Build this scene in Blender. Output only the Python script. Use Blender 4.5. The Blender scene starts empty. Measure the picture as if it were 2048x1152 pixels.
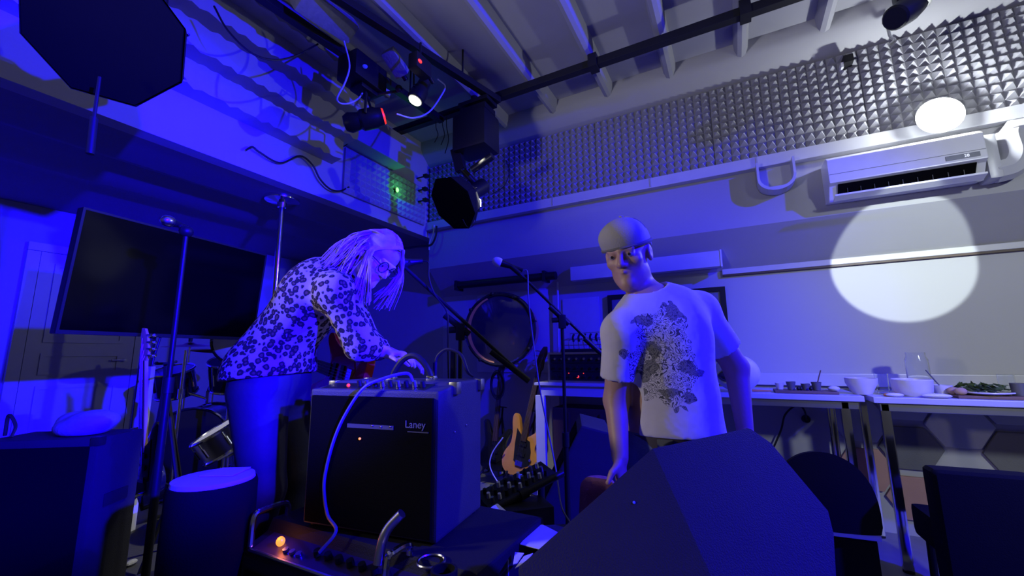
import bpy, bmesh, math, random
import numpy as np
from mathutils import Vector as V, Matrix, Quaternion
random.seed(7); rng = np.random.default_rng(7)
scn = bpy.context.scene; col = scn.collection
PI = math.pi

# ------------------------------------------------------------------ camera
F = 831.17; CAM = V((0, 0, 1.28))
pitch, roll, head_ = map(math.radians, (9.2355, -0.655, 27.84))
fwd = V((-math.sin(head_) * math.cos(pitch), math.cos(head_) * math.cos(pitch), math.sin(pitch)))
_r = V((math.cos(head_), math.sin(head_), 0)); _u = _r.cross(fwd)
RT = _r * math.cos(roll) + _u * math.sin(roll); UP = -_r * math.sin(roll) + _u * math.cos(roll)
LX = _r.copy(); LY = V((-math.sin(head_), math.cos(head_), 0)); Z = V((0, 0, 1))
cd = bpy.data.cameras.new('camera'); cam = bpy.data.objects.new('camera', cd); col.objects.link(cam)
cam.matrix_world = Matrix(((RT.x, UP.x, -fwd.x, CAM.x), (RT.y, UP.y, -fwd.y, CAM.y), (RT.z, UP.z, -fwd.z, CAM.z), (0, 0, 0, 1)))
cd.sensor_fit = 'HORIZONTAL'; cd.sensor_width = 36; cd.lens = 36 * F / 2048; cd.clip_start = .02; cd.clip_end = 100
scn.camera = cam
# a pixel is only a direction; each helper meets it with a real plane or a real distance
def ray(x, y): return fwd + RT * ((x - 1024) / F) - UP * ((y - 576) / F)
def onY(x, y, q): d = ray(x, y); return CAM + d * (q / d.y)
def onX(x, y, q): d = ray(x, y); return CAM + d * (q / d.x)
def onZ(x, y, q): d = ray(x, y); return CAM + d * ((q - CAM.z) / d.z)
def hp(x, y, D): d = ray(x, y); return CAM + d * (D / d.dot(LY))

# ------------------------------------------------------------------ light
scn.view_settings.view_transform = 'Standard'; scn.view_settings.look = 'None'
scn.view_settings.gamma = 1; scn.view_settings.use_curve_mapping = False
scn.view_settings.exposure = 0.0
w = bpy.data.worlds.new('room_ambience'); scn.world = w; w.use_nodes = True
w.node_tree.nodes['Background'].inputs[0].default_value = (.80, .78, 1.0, 1)
w.node_tree.nodes['Background'].inputs[1].default_value = .040
def lamp(name, kind, loc, power, color, target=None, size=60, blend=.3, radius=.05):
    d = bpy.data.lights.new(name, kind); d.energy = power; d.color = color
    d.shadow_soft_size = radius
    if kind == 'SPOT': d.spot_size = math.radians(size); d.spot_blend = blend
    o = bpy.data.objects.new(name, d); col.objects.link(o); o.location = loc
    if target is not None: o.rotation_euler = (V(target) - V(loc)).to_track_quat('-Z', 'Y').to_euler()
    return o
BLUE = (.006, .0, 1.0)
lamp('blue_rail_light', 'SPOT', (3.2, 1.4, 3.4), 3000, BLUE, (-1.3, 1.6, .75), 92, .75, .05)
lamp('blue_side_light', 'SPOT', (1.9, .02, 2.05), 8000, BLUE, (-5.75, 1.3, 1.62), 38, .5, .04)
lamp('white_follow_spot', 'SPOT', (1.0, 0, 2.76), 900, (.86, .98, .97), (1.155, 4.1, 1.93), 11.8, .12, .012)
lamp('man_fill_light', 'SPOT', (-2.6, -.6, 2.0), 125, (1.0, .90, .80), (-.08, 1.5, 1.25), 36, .5, .12)  # added warm fill, unseen, for the man's shaded side
lamp('wall_fill_light', 'SPOT', (2.6, -.6, 2.9), 380, (.88, .97, 1.0), (1.95, 4.1, 1.3), 56, .9, .15)  # added unseen fill that whitens the right-hand wall and counter
lamp('ceiling_fill_light', 'SPOT', (-2.2, -1.5, 1.6), 300, (.90, .90, 1.0), (-.3, 2.1, 3.82), 62, .95, .25)  # added unseen fill that lifts the ribbed ceiling

# ------------------------------------------------------------------ materials
MATS = {}
def mat(name, c, rough=.6, metal=0, emit=None, es=1, bump=0, bscale=60, vary=.08, vscale=9, trans=0, ior=1.45, coat=0, spec=.5):
    m = bpy.data.materials.new(name); m.use_nodes = True; nt = m.node_tree; b = nt.nodes['Principled BSDF']
    b.inputs['Roughness'].default_value = rough; b.inputs['Metallic'].default_value = metal
    b.inputs['Specular IOR Level'].default_value = spec
    b.inputs['Coat Weight'].default_value = coat
    tc = nt.nodes.new('ShaderNodeTexCoord')
    n = nt.nodes.new('ShaderNodeTexNoise'); n.inputs['Scale'].default_value = vscale; n.inputs['Detail'].default_value = 4
    nt.links.new(tc.outputs['Object'], n.inputs['Vector'])
    mx = nt.nodes.new('ShaderNodeMix'); mx.data_type = 'RGBA'
    mx.inputs[6].default_value = tuple(x * (1 - vary) for x in c) + (1,)
    mx.inputs[7].default_value = tuple(min(1, x * (1 + vary)) for x in c) + (1,)
    nt.links.new(n.outputs['Fac'], mx.inputs[0]); nt.links.new(mx.outputs[2], b.inputs['Base Color'])
    if bump:
        n2 = nt.nodes.new('ShaderNodeTexNoise'); n2.inputs['Scale'].default_value = bscale; n2.inputs['Detail'].default_value = 3
        nt.links.new(tc.outputs['Object'], n2.inputs['Vector'])
        bp = nt.nodes.new('ShaderNodeBump'); bp.inputs['Strength'].default_value = bump; bp.inputs['Distance'].default_value = .01
        nt.links.new(n2.outputs['Fac'], bp.inputs['Height']); nt.links.new(bp.outputs[0], b.inputs['Normal'])
    if emit: b.inputs['Emission Color'].default_value = tuple(emit) + (1,); b.inputs['Emission Strength'].default_value = es
    if trans: b.inputs['Transmission Weight'].default_value = trans; b.inputs['IOR'].default_value = ior
    MATS[name] = m; return m
mat('plaster', (.36, .355, .37), .7, bump=.10, bscale=25, vary=.05, vscale=3)
mat('lower_wall', (.40, .40, .42), .5, bump=.04, bscale=40, vary=.03, vscale=2)
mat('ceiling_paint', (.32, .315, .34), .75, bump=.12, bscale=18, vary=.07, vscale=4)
mat('ceiling_paint_shaded', (.20, .195, .20), .75, bump=.12, bscale=18, vary=.07, vscale=4)  # ceiling paint darkened to put shade into the alcove ceiling
mat('foam', (.30, .295, .32), .9, bump=.1, bscale=150)
mat('floor_dark', (.22, .22, .20), .5, bump=.05, bscale=30, vary=.3, vscale=5)
mat('stage_black', (.02, .02, .022), .7, bump=.2, bscale=80, vary=.3)
mat('vinyl', (.056, .056, .062), .55, bump=.25, bscale=350, vary=.15, spec=.3)
mat('vinyl_dark', (.022, .022, .025), .6, bump=.25, bscale=350, vary=.15, spec=.2)
mat('grille', (.003, .003, .0035), .9, bump=.3, bscale=500, spec=.05)
mat('black_plastic', (.012, .012, .014), .45, spec=.3)
mat('black_metal', (.012, .012, .013), .4, spec=.3)
mat('black_cloth', (.005, .005, .006), .9, bump=.2, bscale=200, spec=.1)
mat('softbox_cloth', (.010, .010, .012), .8, bump=.1, bscale=120, spec=.15)
mat('screen', (.0015, .0015, .0015), .10, spec=.16)
mat('chrome', (.75, .75, .78), .12, 1)
mat('steel', (.5, .5, .52), .3, 1)
mat('brass', (.62, .42, .16), .3, 1)
mat('white_plastic', (.68, .68, .72), .3)
mat('white_lam', (.48, .48, .51), .35)
mat('grey_box', (.24, .24, .25), .7, bump=.3, bscale=60, vary=.25, vscale=30)
mat('cable_black', (.01, .01, .012), .5)
mat('cable_pale', (.42, .42, .62), .5)
mat('cable_blue', (.14, .14, .24), .4)
mat('hex_grey', (.13, .13, .14), .85, bump=.2, bscale=120)
mat('hex_white', (.48, .50, .48), .8, bump=.1, bscale=120)
mat('hex_pink', (.40, .23, .20), .8, bump=.1, bscale=120)
mat('paper', (.7, .7, .72), .7)
mat('skin', (.40, .235, .17), .5, bump=.06, bscale=90, vary=.07, vscale=25)
mat('skin_pale', (.66, .46, .37), .5, bump=.06, bscale=90, vary=.06, vscale=25)
mat('cap', (.30, .285, .26), .85, bump=.2, bscale=220)
mat('jeans', (.10, .13, .22), .85, bump=.3, bscale=180, vary=.35, vscale=18)
mat('pants', (.022, .022, .03), .7, bump=.15, bscale=60, vary=.2)
mat('hair', (.42, .31, .22), .45, vary=.55, vscale=40)
mat('eye', (.30, .28, .27), .2); mat('iris', (.03, .02, .015), .15)
mat('lip', (.42, .18, .15), .5)
mat('leather', (.03, .022, .018), .5)
mat('red_gloss', (.38, .012, .015), .2, coat=.5)
mat('red_cloth', (.30, .09, .13), .95, bump=.4, bscale=60, vary=.3, vscale=20)
mat('amber', (.62, .27, .05), .3, coat=.6, vary=.2)
mat('maple', (.55, .36, .16), .35, coat=.4, vary=.15)
mat('rosewood', (.06, .03, .02), .5)
mat('wood_board', (.17, .10, .06), .6, vary=.3, vscale=30)
mat('drum_black', (.012, .012, .016), .15, coat=.6)
mat('drum_head', (.60, .60, .58), .5)
mat('drum_gloss', (.035, .03, .04), .07, coat=.4, spec=.6)
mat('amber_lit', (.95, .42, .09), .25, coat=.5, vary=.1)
mat('copper', (.75, .33, .14), .25, 1)
mat('green_leaf', (.09, .15, .04), .6, vary=.4, vscale=60)
mat('orange_food', (.65, .25, .06), .6)
mat('bread', (.45, .30, .16), .8, vary=.2)
mat('ceramic', (.62, .60, .60), .3)
mat('grey_pot', (.12, .12, .12), .5)
mat('glass', (.95, .97, 1), .03, trans=1, ior=1.3, vary=0)
mat('smoke_acrylic', (.20, .24, .26), .1, trans=.75, ior=1.2, vary=0)
mat('picture', (.16, .17, .20), .25, vary=.5, vscale=5)
mat('lamp_white', (1, 1, 1), .5, emit=(.93, 1, .98), es=9)
mat('lamp_warm', (1, 1, 1), .5, emit=(1, .97, .72), es=6)
mat('lamp_red', (.5, .02, .01), .5, emit=(1, .03, .01), es=1.1)
mat('lamp_green', (.1, .8, .1), .5, emit=(.12, 1, .10), es=5)
mat('led_red', (.5, .02, .01), .5, emit=(1, .05, .03), es=1.2)
mat('led_orange', (.6, .2, .02), .4, emit=(1, .28, .04), es=1.6)
mat('cap_band', (.13, .12, .11), .85, bump=.2, bscale=220)
mat('led_blue', (.05, .05, .6), .5, emit=(.03, .04, 1), es=.5)
mat('led_white', (.7, .7, .7), .5, emit=(.8, .85, 1), es=.9)
mat('print_grey', (.16, .16, .17), .5)
mat('print_faint', (.07, .07, .075), .5)
mat('panel_strip', (.10, .07, .10), .35, .6)
mat('white_skin_drum', (.60, .60, .56), .6)

def nodes_of(m): return m.node_tree, m.node_tree.nodes['Principled BSDF']
def leopard():
    m = mat('leopard', (.5, .4, .3), .9); nt, b = nodes_of(m)
    tc = nt.nodes.new('ShaderNodeTexCoord'); ns = nt.nodes.new('ShaderNodeTexNoise'); ns.inputs['Scale'].default_value = 35
    ad = nt.nodes.new('ShaderNodeVectorMath'); ad.operation = 'MULTIPLY_ADD'; ad.inputs[1].default_value = (.014, .014, .014)
    nt.links.new(tc.outputs['Object'], ns.inputs['Vector']); nt.links.new(ns.outputs['Color'], ad.inputs[0]); nt.links.new(tc.outputs['Object'], ad.inputs[2])
    vo = nt.nodes.new('ShaderNodeTexVoronoi'); vo.inputs['Scale'].default_value = 46; nt.links.new(ad.outputs[0], vo.inputs['Vector'])
    cr = nt.nodes.new('ShaderNodeValToRGB'); e = cr.color_ramp; e.interpolation = 'LINEAR'
    e.elements[0].position = .0; e.elements[0].color = (.16, .08, .035, 1); e.elements[1].position = 1; e.elements[1].color = (.56, .46, .33, 1)
    for p, c in ((.22, (.16, .08, .035, 1)), (.28, (.012, .008, .006, 1)), (.50, (.012, .008, .006, 1)), (.56, (.56, .46, .33, 1))):
        x = e.elements.new(p); x.color = c
    nt.links.new(vo.outputs['Distance'], cr.inputs[0]); nt.links.new(cr.outputs[0], b.inputs['Base Color'])
    fz = nt.nodes.new('ShaderNodeTexNoise'); fz.inputs['Scale'].default_value = 260
    bp = nt.nodes.new('ShaderNodeBump'); bp.inputs['Strength'].default_value = .8; bp.inputs['Distance'].default_value = .012
    nt.links.new(fz.outputs['Fac'], bp.inputs['Height']); nt.links.new(bp.outputs[0], b.inputs['Normal'])
leopard()
def shirt_mat(c, ax, az):
    m = mat('shirt', (.54, .52, .51), .9, bump=.9, bscale=9); nt, b = nodes_of(m)
    tc = nt.nodes.new('ShaderNodeTexCoord')
    def math_(op, a, bb=None):
        n = nt.nodes.new('ShaderNodeMath'); n.operation = op
        for i, q in enumerate((a, bb)):
            if q is None: continue
            if isinstance(q, (int, float)): n.inputs[i].default_value = q
            else: nt.links.new(q, n.inputs[i])
        return n.outputs[0]
    sb = nt.nodes.new('ShaderNodeVectorMath'); sb.operation = 'SUBTRACT'; sb.inputs[1].default_value = c
    nt.links.new(tc.outputs['Object'], sb.inputs[0])
    dx = nt.nodes.new('ShaderNodeVectorMath'); dx.operation = 'DOT_PRODUCT'; dx.inputs[1].default_value = tuple(ax); nt.links.new(sb.outputs[0], dx.inputs[0])
    dy = nt.nodes.new('ShaderNodeVectorMath'); dy.operation = 'DOT_PRODUCT'; dy.inputs[1].default_value = tuple(LY); nt.links.new(sb.outputs[0], dy.inputs[0])
    sp = nt.nodes.new('ShaderNodeSeparateXYZ'); nt.links.new(sb.outputs[0], sp.inputs[0])
    ex = math_('DIVIDE', dx.outputs['Value'], .115); ez = math_('DIVIDE', sp.outputs[2], .17)
    ns = nt.nodes.new('ShaderNodeTexNoise'); ns.inputs['Scale'].default_value = 16; nt.links.new(tc.outputs['Object'], ns.inputs['Vector'])
    rr = math_('SQRT', math_('ADD', math_('MULTIPLY', ex, ex), math_('MULTIPLY', ez, ez)))
    rr = math_('ADD', rr, math_('MULTIPLY', math_('SUBTRACT', ns.outputs['Fac'], .5), 1.1))
    mask = math_('LESS_THAN', rr, .95)
    front = math_('LESS_THAN', dy.outputs['Value'], .06)
    wv = nt.nodes.new('ShaderNodeTexNoise'); wv.inputs['Scale'].default_value = 26; wv.inputs['Detail'].default_value = 1; wv.inputs['Distortion'].default_value = 2.2
    nt.links.new(tc.outputs['Object'], wv.inputs['Vector'])
    ln = math_('ABSOLUTE', math_('SUBTRACT', math_('FRACT', math_('MULTIPLY', wv.outputs['Fac'], 7)), .5))
    ink = math_('MULTIPLY', math_('LESS_THAN', ln, .17), math_('MULTIPLY', mask, front))
    mid = math_('MULTIPLY', math_('LESS_THAN', ns.outputs['Fac'], .44), math_('MULTIPLY', mask, front))
    old = b.inputs['Base Color'].links[0].from_socket
    m1 = nt.nodes.new('ShaderNodeMix'); m1.data_type = 'RGBA'; m1.inputs[7].default_value = (.19, .19, .17, 1)
    nt.links.new(mid, m1.inputs[0]); nt.links.new(old, m1.inputs[6])
    m2 = nt.nodes.new('ShaderNodeMix'); m2.data_type = 'RGBA'; m2.inputs[7].default_value = (.06, .06, .07, 1)
    nt.links.new(ink, m2.inputs[0]); nt.links.new(m1.outputs[2], m2.inputs[6]); nt.links.new(m2.outputs[2], b.inputs['Base Color'])

# ------------------------------------------------------------------ mesh helpers
def basis(ax):
    ax = V(ax).normalized(); a = ax.cross(V((0, 0, 1)))
    if a.length < 1e-4: a = V((1, 0, 0))
    a.normalize(); return a, ax.cross(a), ax
def cr(pts, k=8):
    pts = [V(p) for p in pts]; out = []
    q = [pts[0] * 2 - pts[1]] + pts + [pts[-1] * 2 - pts[-2]]
    for i in range(1, len(q) - 2):
        for j in range(k):
            t = j / k; a, b, c, d = q[i - 1:i + 3]
            out.append(.5 * ((2 * b) + (c - a) * t + (2 * a - 5 * b + 4 * c - d) * t * t + (3 * b - a - 3 * c + d) * t ** 3))
    out.append(pts[-1]); return out
class MB:
    def __init__(s, M=None): s.v = []; s.f = []; s.M = M
    def add(s, vs, fs):
        o = len(s.v)
        for p in vs: s.v.append((s.M @ V(p)) if s.M is not None else V(p))
        s.f += [tuple(i + o for i in f) for f in fs]; return s
    def box(s, c, d, R=None):
        c = V(c); h = [x / 2 for x in d]; vs = []
        for k in range(8):
            p = V((h[0] * (1 if k & 1 else -1), h[1] * (1 if k & 2 else -1), h[2] * (1 if k & 4 else -1)))
            vs.append(c + (R @ p if R is not None else p))
        return s.add(vs, [(0, 2, 3, 1), (4, 5, 7, 6), (0, 1, 5, 4), (2, 6, 7, 3), (0, 4, 6, 2), (1, 3, 7, 5)])
    def bb(s, a, b): a = V(a); b = V(b); return s.box((a + b) / 2, [abs(x) for x in (b - a)])
    def bar(s, p, q, wx, wy, up=Z):
        p = V(p); q = V(q); d = (q - p); L = d.length; d.normalize(); a = d.cross(V(up))
        if a.length < 1e-4: a = d.cross(V((1, 0, 0)))
        a.normalize(); b = a.cross(d)
        R = Matrix((a, d, b)).transposed(); return s.box((p + q) / 2, (wx, L, wy), R)
    def lathe(s, prof, p0, ax=Z, n=20):
        a, b, c = basis(ax); p0 = V(p0); vs = []; fs = []; m = len(prof)
        for r, h in prof:
            for i in range(n):
                t = 2 * PI * i / n; vs.append(p0 + c * h + (a * math.cos(t) + b * math.sin(t)) * r)
        for j in range(m - 1):
            for i in range(n):
                k = (i + 1) % n; fs.append((j * n + i, j * n + k, (j + 1) * n + k, (j + 1) * n + i))
        if prof[0][0] > 1e-5: fs.append(tuple(range(n))[::-1])
        if prof[-1][0] > 1e-5: fs.append(tuple((m - 1) * n + i for i in range(n)))
        return s.add(vs, fs)
    def cyl(s, p, q, r, r1=None, n=14):
        p = V(p); q = V(q); return s.lathe([(r, 0), (r if r1 is None else r1, (q - p).length)], p, q - p, n)
    def tube(s, pts, r, n=6, sm=0, taper=None):
        pts = cr(pts, sm) if sm else [V(p) for p in pts]; vs = []; fs = []; m = len(pts); pa = None
        for j, p in enumerate(pts):
            d = (pts[min(j + 1, m - 1)] - pts[max(j - 1, 0)]).normalized()
            if pa is None: a = basis(d)[0]
            else:
                a = pa - d * pa.dot(d); a = a.normalized() if a.length > 1e-5 else basis(d)[0]
            pa = a; b = d.cross(a); rr = r if taper is None else r + (taper - r) * j / (m - 1)
            for i in range(n): t = 2 * PI * i / n; vs.append(p + (a * math.cos(t) + b * math.sin(t)) * rr)
        for j in range(m - 1):
            for i in range(n): k = (i + 1) % n; fs.append((j * n + i, j * n + k, (j + 1) * n + k, (j + 1) * n + i))
        fs.append(tuple(range(n))[::-1]); fs.append(tuple((m - 1) * n + i for i in range(n)))
        return s.add(vs, fs)
    def ell(s, c, r, R=None, n=16, m=10):
        vs = []; fs = []; c = V(c); r = (r,) * 3 if isinstance(r, (int, float)) else r
        for j in range(m + 1):
            t = PI * j / m
            for i in range(n):
                p = V((r[0] * math.sin(t) * math.cos(2 * PI * i / n), r[1] * math.sin(t) * math.sin(2 * PI * i / n), r[2] * math.cos(t)))
                vs.append(c + (R @ p if R is not None else p))
        for j in range(m):
            for i in range(n): k = (i + 1) % n; fs.append((j * n + i, (j + 1) * n + i, (j + 1) * n + k, j * n + k))
        return s.add(vs, fs)
    def prism(s, poly, o, ex, ey, d):
        o = V(o); ex = V(ex); ey = V(ey); d = V(d); n = len(poly)
        a = [o + ex * x + ey * y for x, y in poly]; b = [p + d for p in a]
        return s.add(a + b, [tuple(range(n))[::-1], tuple(range(n, 2 * n))] + [(i, (i + 1) % n, n + (i + 1) % n, n + i) for i in range(n)])
    def torus(s, c, ax, R, r, n=28, m=8, a0=0, a1=2 * PI):
        a, b, x = basis(ax); c = V(c); full = abs(a1 - a0 - 2 * PI) < 1e-4
        pts = [c + (a * math.cos(t) + b * math.sin(t)) * R for t in np.linspace(a0, a1, n + 1)]
        return s.tube(pts, r, m)
def setp(o, label=None, cat=None, group=None, kind=None):
    for k, v in (('label', label), ('category', cat), ('group', group), ('kind', kind)):
        if v: o[k] = v
    return o
def ob(name, mb, m, parent=None, smooth=None, label=None, cat=None, group=None, kind=None, bevel=0, seg=2, loc=None):
    me = bpy.data.meshes.new(name)
    off = V((0, 0, 0))
    if parent is not None:
        off = parent.matrix_basis.translation.copy() + (parent.parent.matrix_basis.translation if parent.parent else V((0, 0, 0)))
        if parent.parent and parent.parent.parent: off += parent.parent.parent.matrix_basis.translation
    base = V(loc) if loc is not None else V((0, 0, 0))
    if loc is None and parent is None and mb.v:
        xs = np.array([tuple(p) for p in mb.v]); base = V(((xs[:, 0].min() + xs[:, 0].max()) / 2, (xs[:, 1].min() + xs[:, 1].max()) / 2, xs[:, 2].min()))
    if parent is not None: base = off
    me.from_pydata([tuple(p - base) for p in mb.v], [], mb.f)
    bm = bmesh.new(); bm.from_mesh(me)
    bmesh.ops.recalc_face_normals(bm, faces=bm.faces)
    if bevel:
        ed = [e for e in bm.edges if len(e.link_faces) == 2 and e.calc_face_angle(0) > .5]
        bmesh.ops.bevel(bm, geom=ed, offset=bevel, segments=seg, profile=.7, affect='EDGES', clamp_overlap=True)
    bm.to_mesh(me); bm.free()
    me.materials.append(MATS[m])
    o = bpy.data.objects.new(name, me); col.objects.link(o)
    if parent is not None: o.parent = parent
    else: o.location = base
    if smooth is None: smooth = True
    if smooth:
        me.polygons.foreach_set('use_smooth', [True] * len(me.polygons))
        try: me.set_sharp_from_angle(angle=math.radians(38))
        except Exception: pass
    return setp(o, label, cat, group, kind)
def th(name, loc, label, cat, group=None, kind=None):
    o = bpy.data.objects.new(name, None); o.location = loc; o.empty_display_size = .1; col.objects.link(o)
    return setp(o, label, cat, group, kind)
def clone(o, loc, parent=None, label=None, group=None):
    c = o.copy(); col.objects.link(c); c.location = loc
    if parent is not None: c.parent = parent
    if label: c['label'] = label
    if group: c['group'] = group
    for ch in o.children: clone(ch, ch.location, c)
    return c
def txt(body, size, o, ex, ey, m, parent, name='lettering', ext=.0006):
    cu = bpy.data.curves.new(name, 'FONT'); cu.body = body; cu.size = size; cu.extrude = ext
    t = bpy.data.objects.new('t', cu); col.objects.link(t)
    dg = bpy.context.evaluated_depsgraph_get(); me0 = bpy.data.meshes.new_from_object(t.evaluated_get(dg))
    ex = V(ex).normalized(); ey = V(ey).normalized(); ez = ex.cross(ey); mb = MB()
    mb.add([V(o) + ex * v.co.x + ey * v.co.y + ez * v.co.z for v in me0.vertices], [tuple(p.vertices) for p in me0.polygons])
    bpy.data.objects.remove(t); bpy.data.curves.remove(cu); bpy.data.meshes.remove(me0)
    return ob(name, mb, m, parent, smooth=False)

# ------------------------------------------------------------------ signed-distance bodies (one continuous surface each)
class SDF:
    def __init__(s, lo, hi, h):
        s.lo = np.array(lo, float); s.h = h; s.n = np.ceil((np.array(hi) - s.lo) / h).astype(int) + 1
        s.F = np.full(s.n, 1.0, np.float32)
    def _sl(s, lo, hi):
        a = np.clip(np.floor((np.array(lo) - s.lo) / s.h).astype(int), 0, s.n); b = np.clip(np.ceil((np.array(hi) - s.lo) / s.h).astype(int) + 1, 0, s.n)
        sl = tuple(slice(int(x), int(y)) for x, y in zip(a, b))
        g = [s.lo[i] + s.h * np.arange(a[i], b[i]) for i in range(3)]
        return sl, np.meshgrid(*g, indexing='ij')
    def _mix(s, sl, d, k, sub):
        f = s.F[sl]
        if f.size == 0: return
        if sub: d = -d; f2 = -f; h = np.clip(.5 + .5 * (f2 + d * 1) / k, 0, 1) if False else None
        if not sub:
            h = np.maximum(k - np.abs(f - d), 0) / k; s.F[sl] = np.minimum(f, d) - h * h * k * .25
        else:
            h = np.maximum(k - np.abs(f - d), 0) / k; s.F[sl] = np.maximum(f, d) + h * h * k * .25
    def cone(s, a, b, ra, rb, k=.03, sub=False, off=0):
        a = np.array(a); b = np.array(b); ra += off; rb += off; R = max(ra, rb) + k + 3 * s.h + .02
        sl, (X, Y, Q) = s._sl(np.minimum(a, b) - R, np.maximum(a, b) + R)
        ab = b - a; L = max((ab ** 2).sum(), 1e-9)
        t = np.clip(((X - a[0]) * ab[0] + (Y - a[1]) * ab[1] + (Q - a[2]) * ab[2]) / L, 0, 1)
        d = np.sqrt((X - a[0] - t * ab[0]) ** 2 + (Y - a[1] - t * ab[1]) ** 2 + (Q - a[2] - t * ab[2]) ** 2) - (ra + t * (rb - ra))
        s._mix(sl, d, k, sub)
    def ell(s, c, r, B=None, k=.03, sub=False, off=0):
        c = np.array(c); r = np.array(r, float) + off; R = r.max() + k + 3 * s.h + .02
        B = np.eye(3) if B is None else np.array([tuple(x) for x in B])
        sl, (X, Y, Q) = s._sl(c - R, c + R); p = [X - c[0], Y - c[1], Q - c[2]]
        q = [B[i][0] * p[0] + B[i][1] * p[1] + B[i][2] * p[2] for i in range(3)]
        k0 = np.sqrt(sum((q[i] / r[i]) ** 2 for i in range(3))); k1 = np.sqrt(sum((q[i] / r[i] ** 2) ** 2 for i in range(3))) + 1e-9
        s._mix(sl, k0 * (k0 - 1) / k1, k, sub)
    def cut(s, p, n):
        p = np.array(p); n = np.array(V(n).normalized())
        g = [s.lo[i] + s.h * np.arange(s.n[i]) for i in range(3)]
        d = ((g[0] - p[0]) * n[0])[:, None, None] + ((g[1] - p[1]) * n[1])[None, :, None] + ((g[2] - p[2]) * n[2])[None, None, :]
        s.F = np.maximum(s.F, d).astype(np.float32)
    def mesh(s):
        F = s.F; F[0] = F[-1] = 1; F[:, 0] = F[:, -1] = 1; F[:, :, 0] = F[:, :, -1] = 1
        S = F < 0; n = np.array(F.shape) - 1
        cnt = sum(S[i:i + n[0], j:j + n[1], k:k + n[2]].astype(np.int8) for i in (0, 1) for j in (0, 1) for k in (0, 1))
        act = np.argwhere((cnt > 0) & (cnt < 8)); idx = np.full(n, -1, np.int64); idx[tuple(act.T)] = np.arange(len(act))
        acc = np.zeros((len(act), 3)); m = np.zeros(len(act))
        crn = [(i, j, k) for i in (0, 1) for j in (0, 1) for k in (0, 1)]
        for a in crn:
            for ax in range(3):
                if a[ax]: continue
                b = list(a); b[ax] = 1
                fa = F[tuple((act + a).T)]; fb = F[tuple((act + b).T)]; x = (fa < 0) != (fb < 0)
                t = np.where(x, fa / np.where(x, fa - fb, 1), 0); p = np.tile(np.array(a, float), (len(act), 1)); p[:, ax] += t
                acc += p * x[:, None]; m += x
        vs = s.lo + (act + acc / m[:, None]) * s.h; fs = []
        for ax in range(3):
            sl0 = [slice(None)] * 3; sl1 = [slice(None)] * 3; sl0[ax] = slice(0, -1); sl1[ax] = slice(1, None)
            A = S[tuple(sl0)]; Bq = S[tuple(sl1)]; e = np.argwhere(A != Bq); u, v = (ax + 1) % 3, (ax + 2) % 3
            ok = (e[:, u] > 0) & (e[:, v] > 0) & (e[:, u] < n[u]) & (e[:, v] < n[v]); e = e[ok]
            def at(du, dv): q = e.copy(); q[:, u] -= du; q[:, v] -= dv; return idx[tuple(q.T)]
            quad = np.stack([at(1, 1), at(0, 1), at(0, 0), at(1, 0)], 1); fl = Bq[tuple(e.T)]
            quad[fl] = quad[fl][:, ::-1]; fs.append(quad)
        return vs, np.concatenate(fs)
def sob(name, S, m, parent, smooth_it=2, **kw):
    vs, fs = S.mesh()
    e = np.concatenate([fs[:, [i, (i + 1) % 4]] for i in range(4)]); e = np.concatenate([e, e[:, ::-1]])
    for it in range(smooth_it):
        a = np.zeros_like(vs); c = np.bincount(e[:, 0], minlength=len(vs))[:, None]
        for i in range(3): a[:, i] = np.bincount(e[:, 0], weights=vs[e[:, 1], i], minlength=len(vs))
        vs = vs * .5 + .5 * a / np.maximum(c, 1)
    if parent is not None: vs = vs - np.array(parent.matrix_basis.translation)
    me = bpy.data.meshes.new(name); me.from_pydata(vs.tolist(), [], fs.tolist()); me.materials.append(MATS[m])
    me.polygons.foreach_set('use_smooth', [True] * len(me.polygons))
    o = bpy.data.objects.new(name, me); col.objects.link(o)
    if parent is not None: o.parent = parent
    return setp(o, **kw)

# ================================================================== THE ROOM
W = 3.8; RW = 4.1; BX = -3.12; ZB = 2.68; ZC = 3.82; XF = -5.75
setp(ob('floor', MB().bb((-6.1, -2.2, -.1), (4.2, RW + .2, 0)), 'floor_dark', smooth=False), kind='structure')
# raised stage in front of and inside the alcove
setp(ob('stage_platform', MB().bb((XF, -1.6, .002), (-1.52, 2.55, .34)), 'stage_black', smooth=False), kind='structure')
ceil_ = ob('ceiling', MB().bb((BX - .02, -2.2, ZC), (4.2, RW + .2, ZC + .1)), 'ceiling_paint', smooth=False, kind='structure')
rib_me = None
for i in range(-3, 9):
    x = -.304 + .559 * i
    if x < -2.4: continue
    if rib_me is None:
        prof = [(-.055, .13), (-.05, .06), (-.03, .012), (0, 0), (.03, .012), (.05, .06), (.055, .13)]
        rib_me = ob('rib', MB().prism(prof, (x, -2.0, 3.695), (1, 0, 0), (0, 0, 1), (0, 2.0 + W + .02, 0)), 'ceiling_paint', ceil_)
        rx = x
    else:
        clone(rib_me, (x - rx, 0, 0), ceil_)
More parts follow.
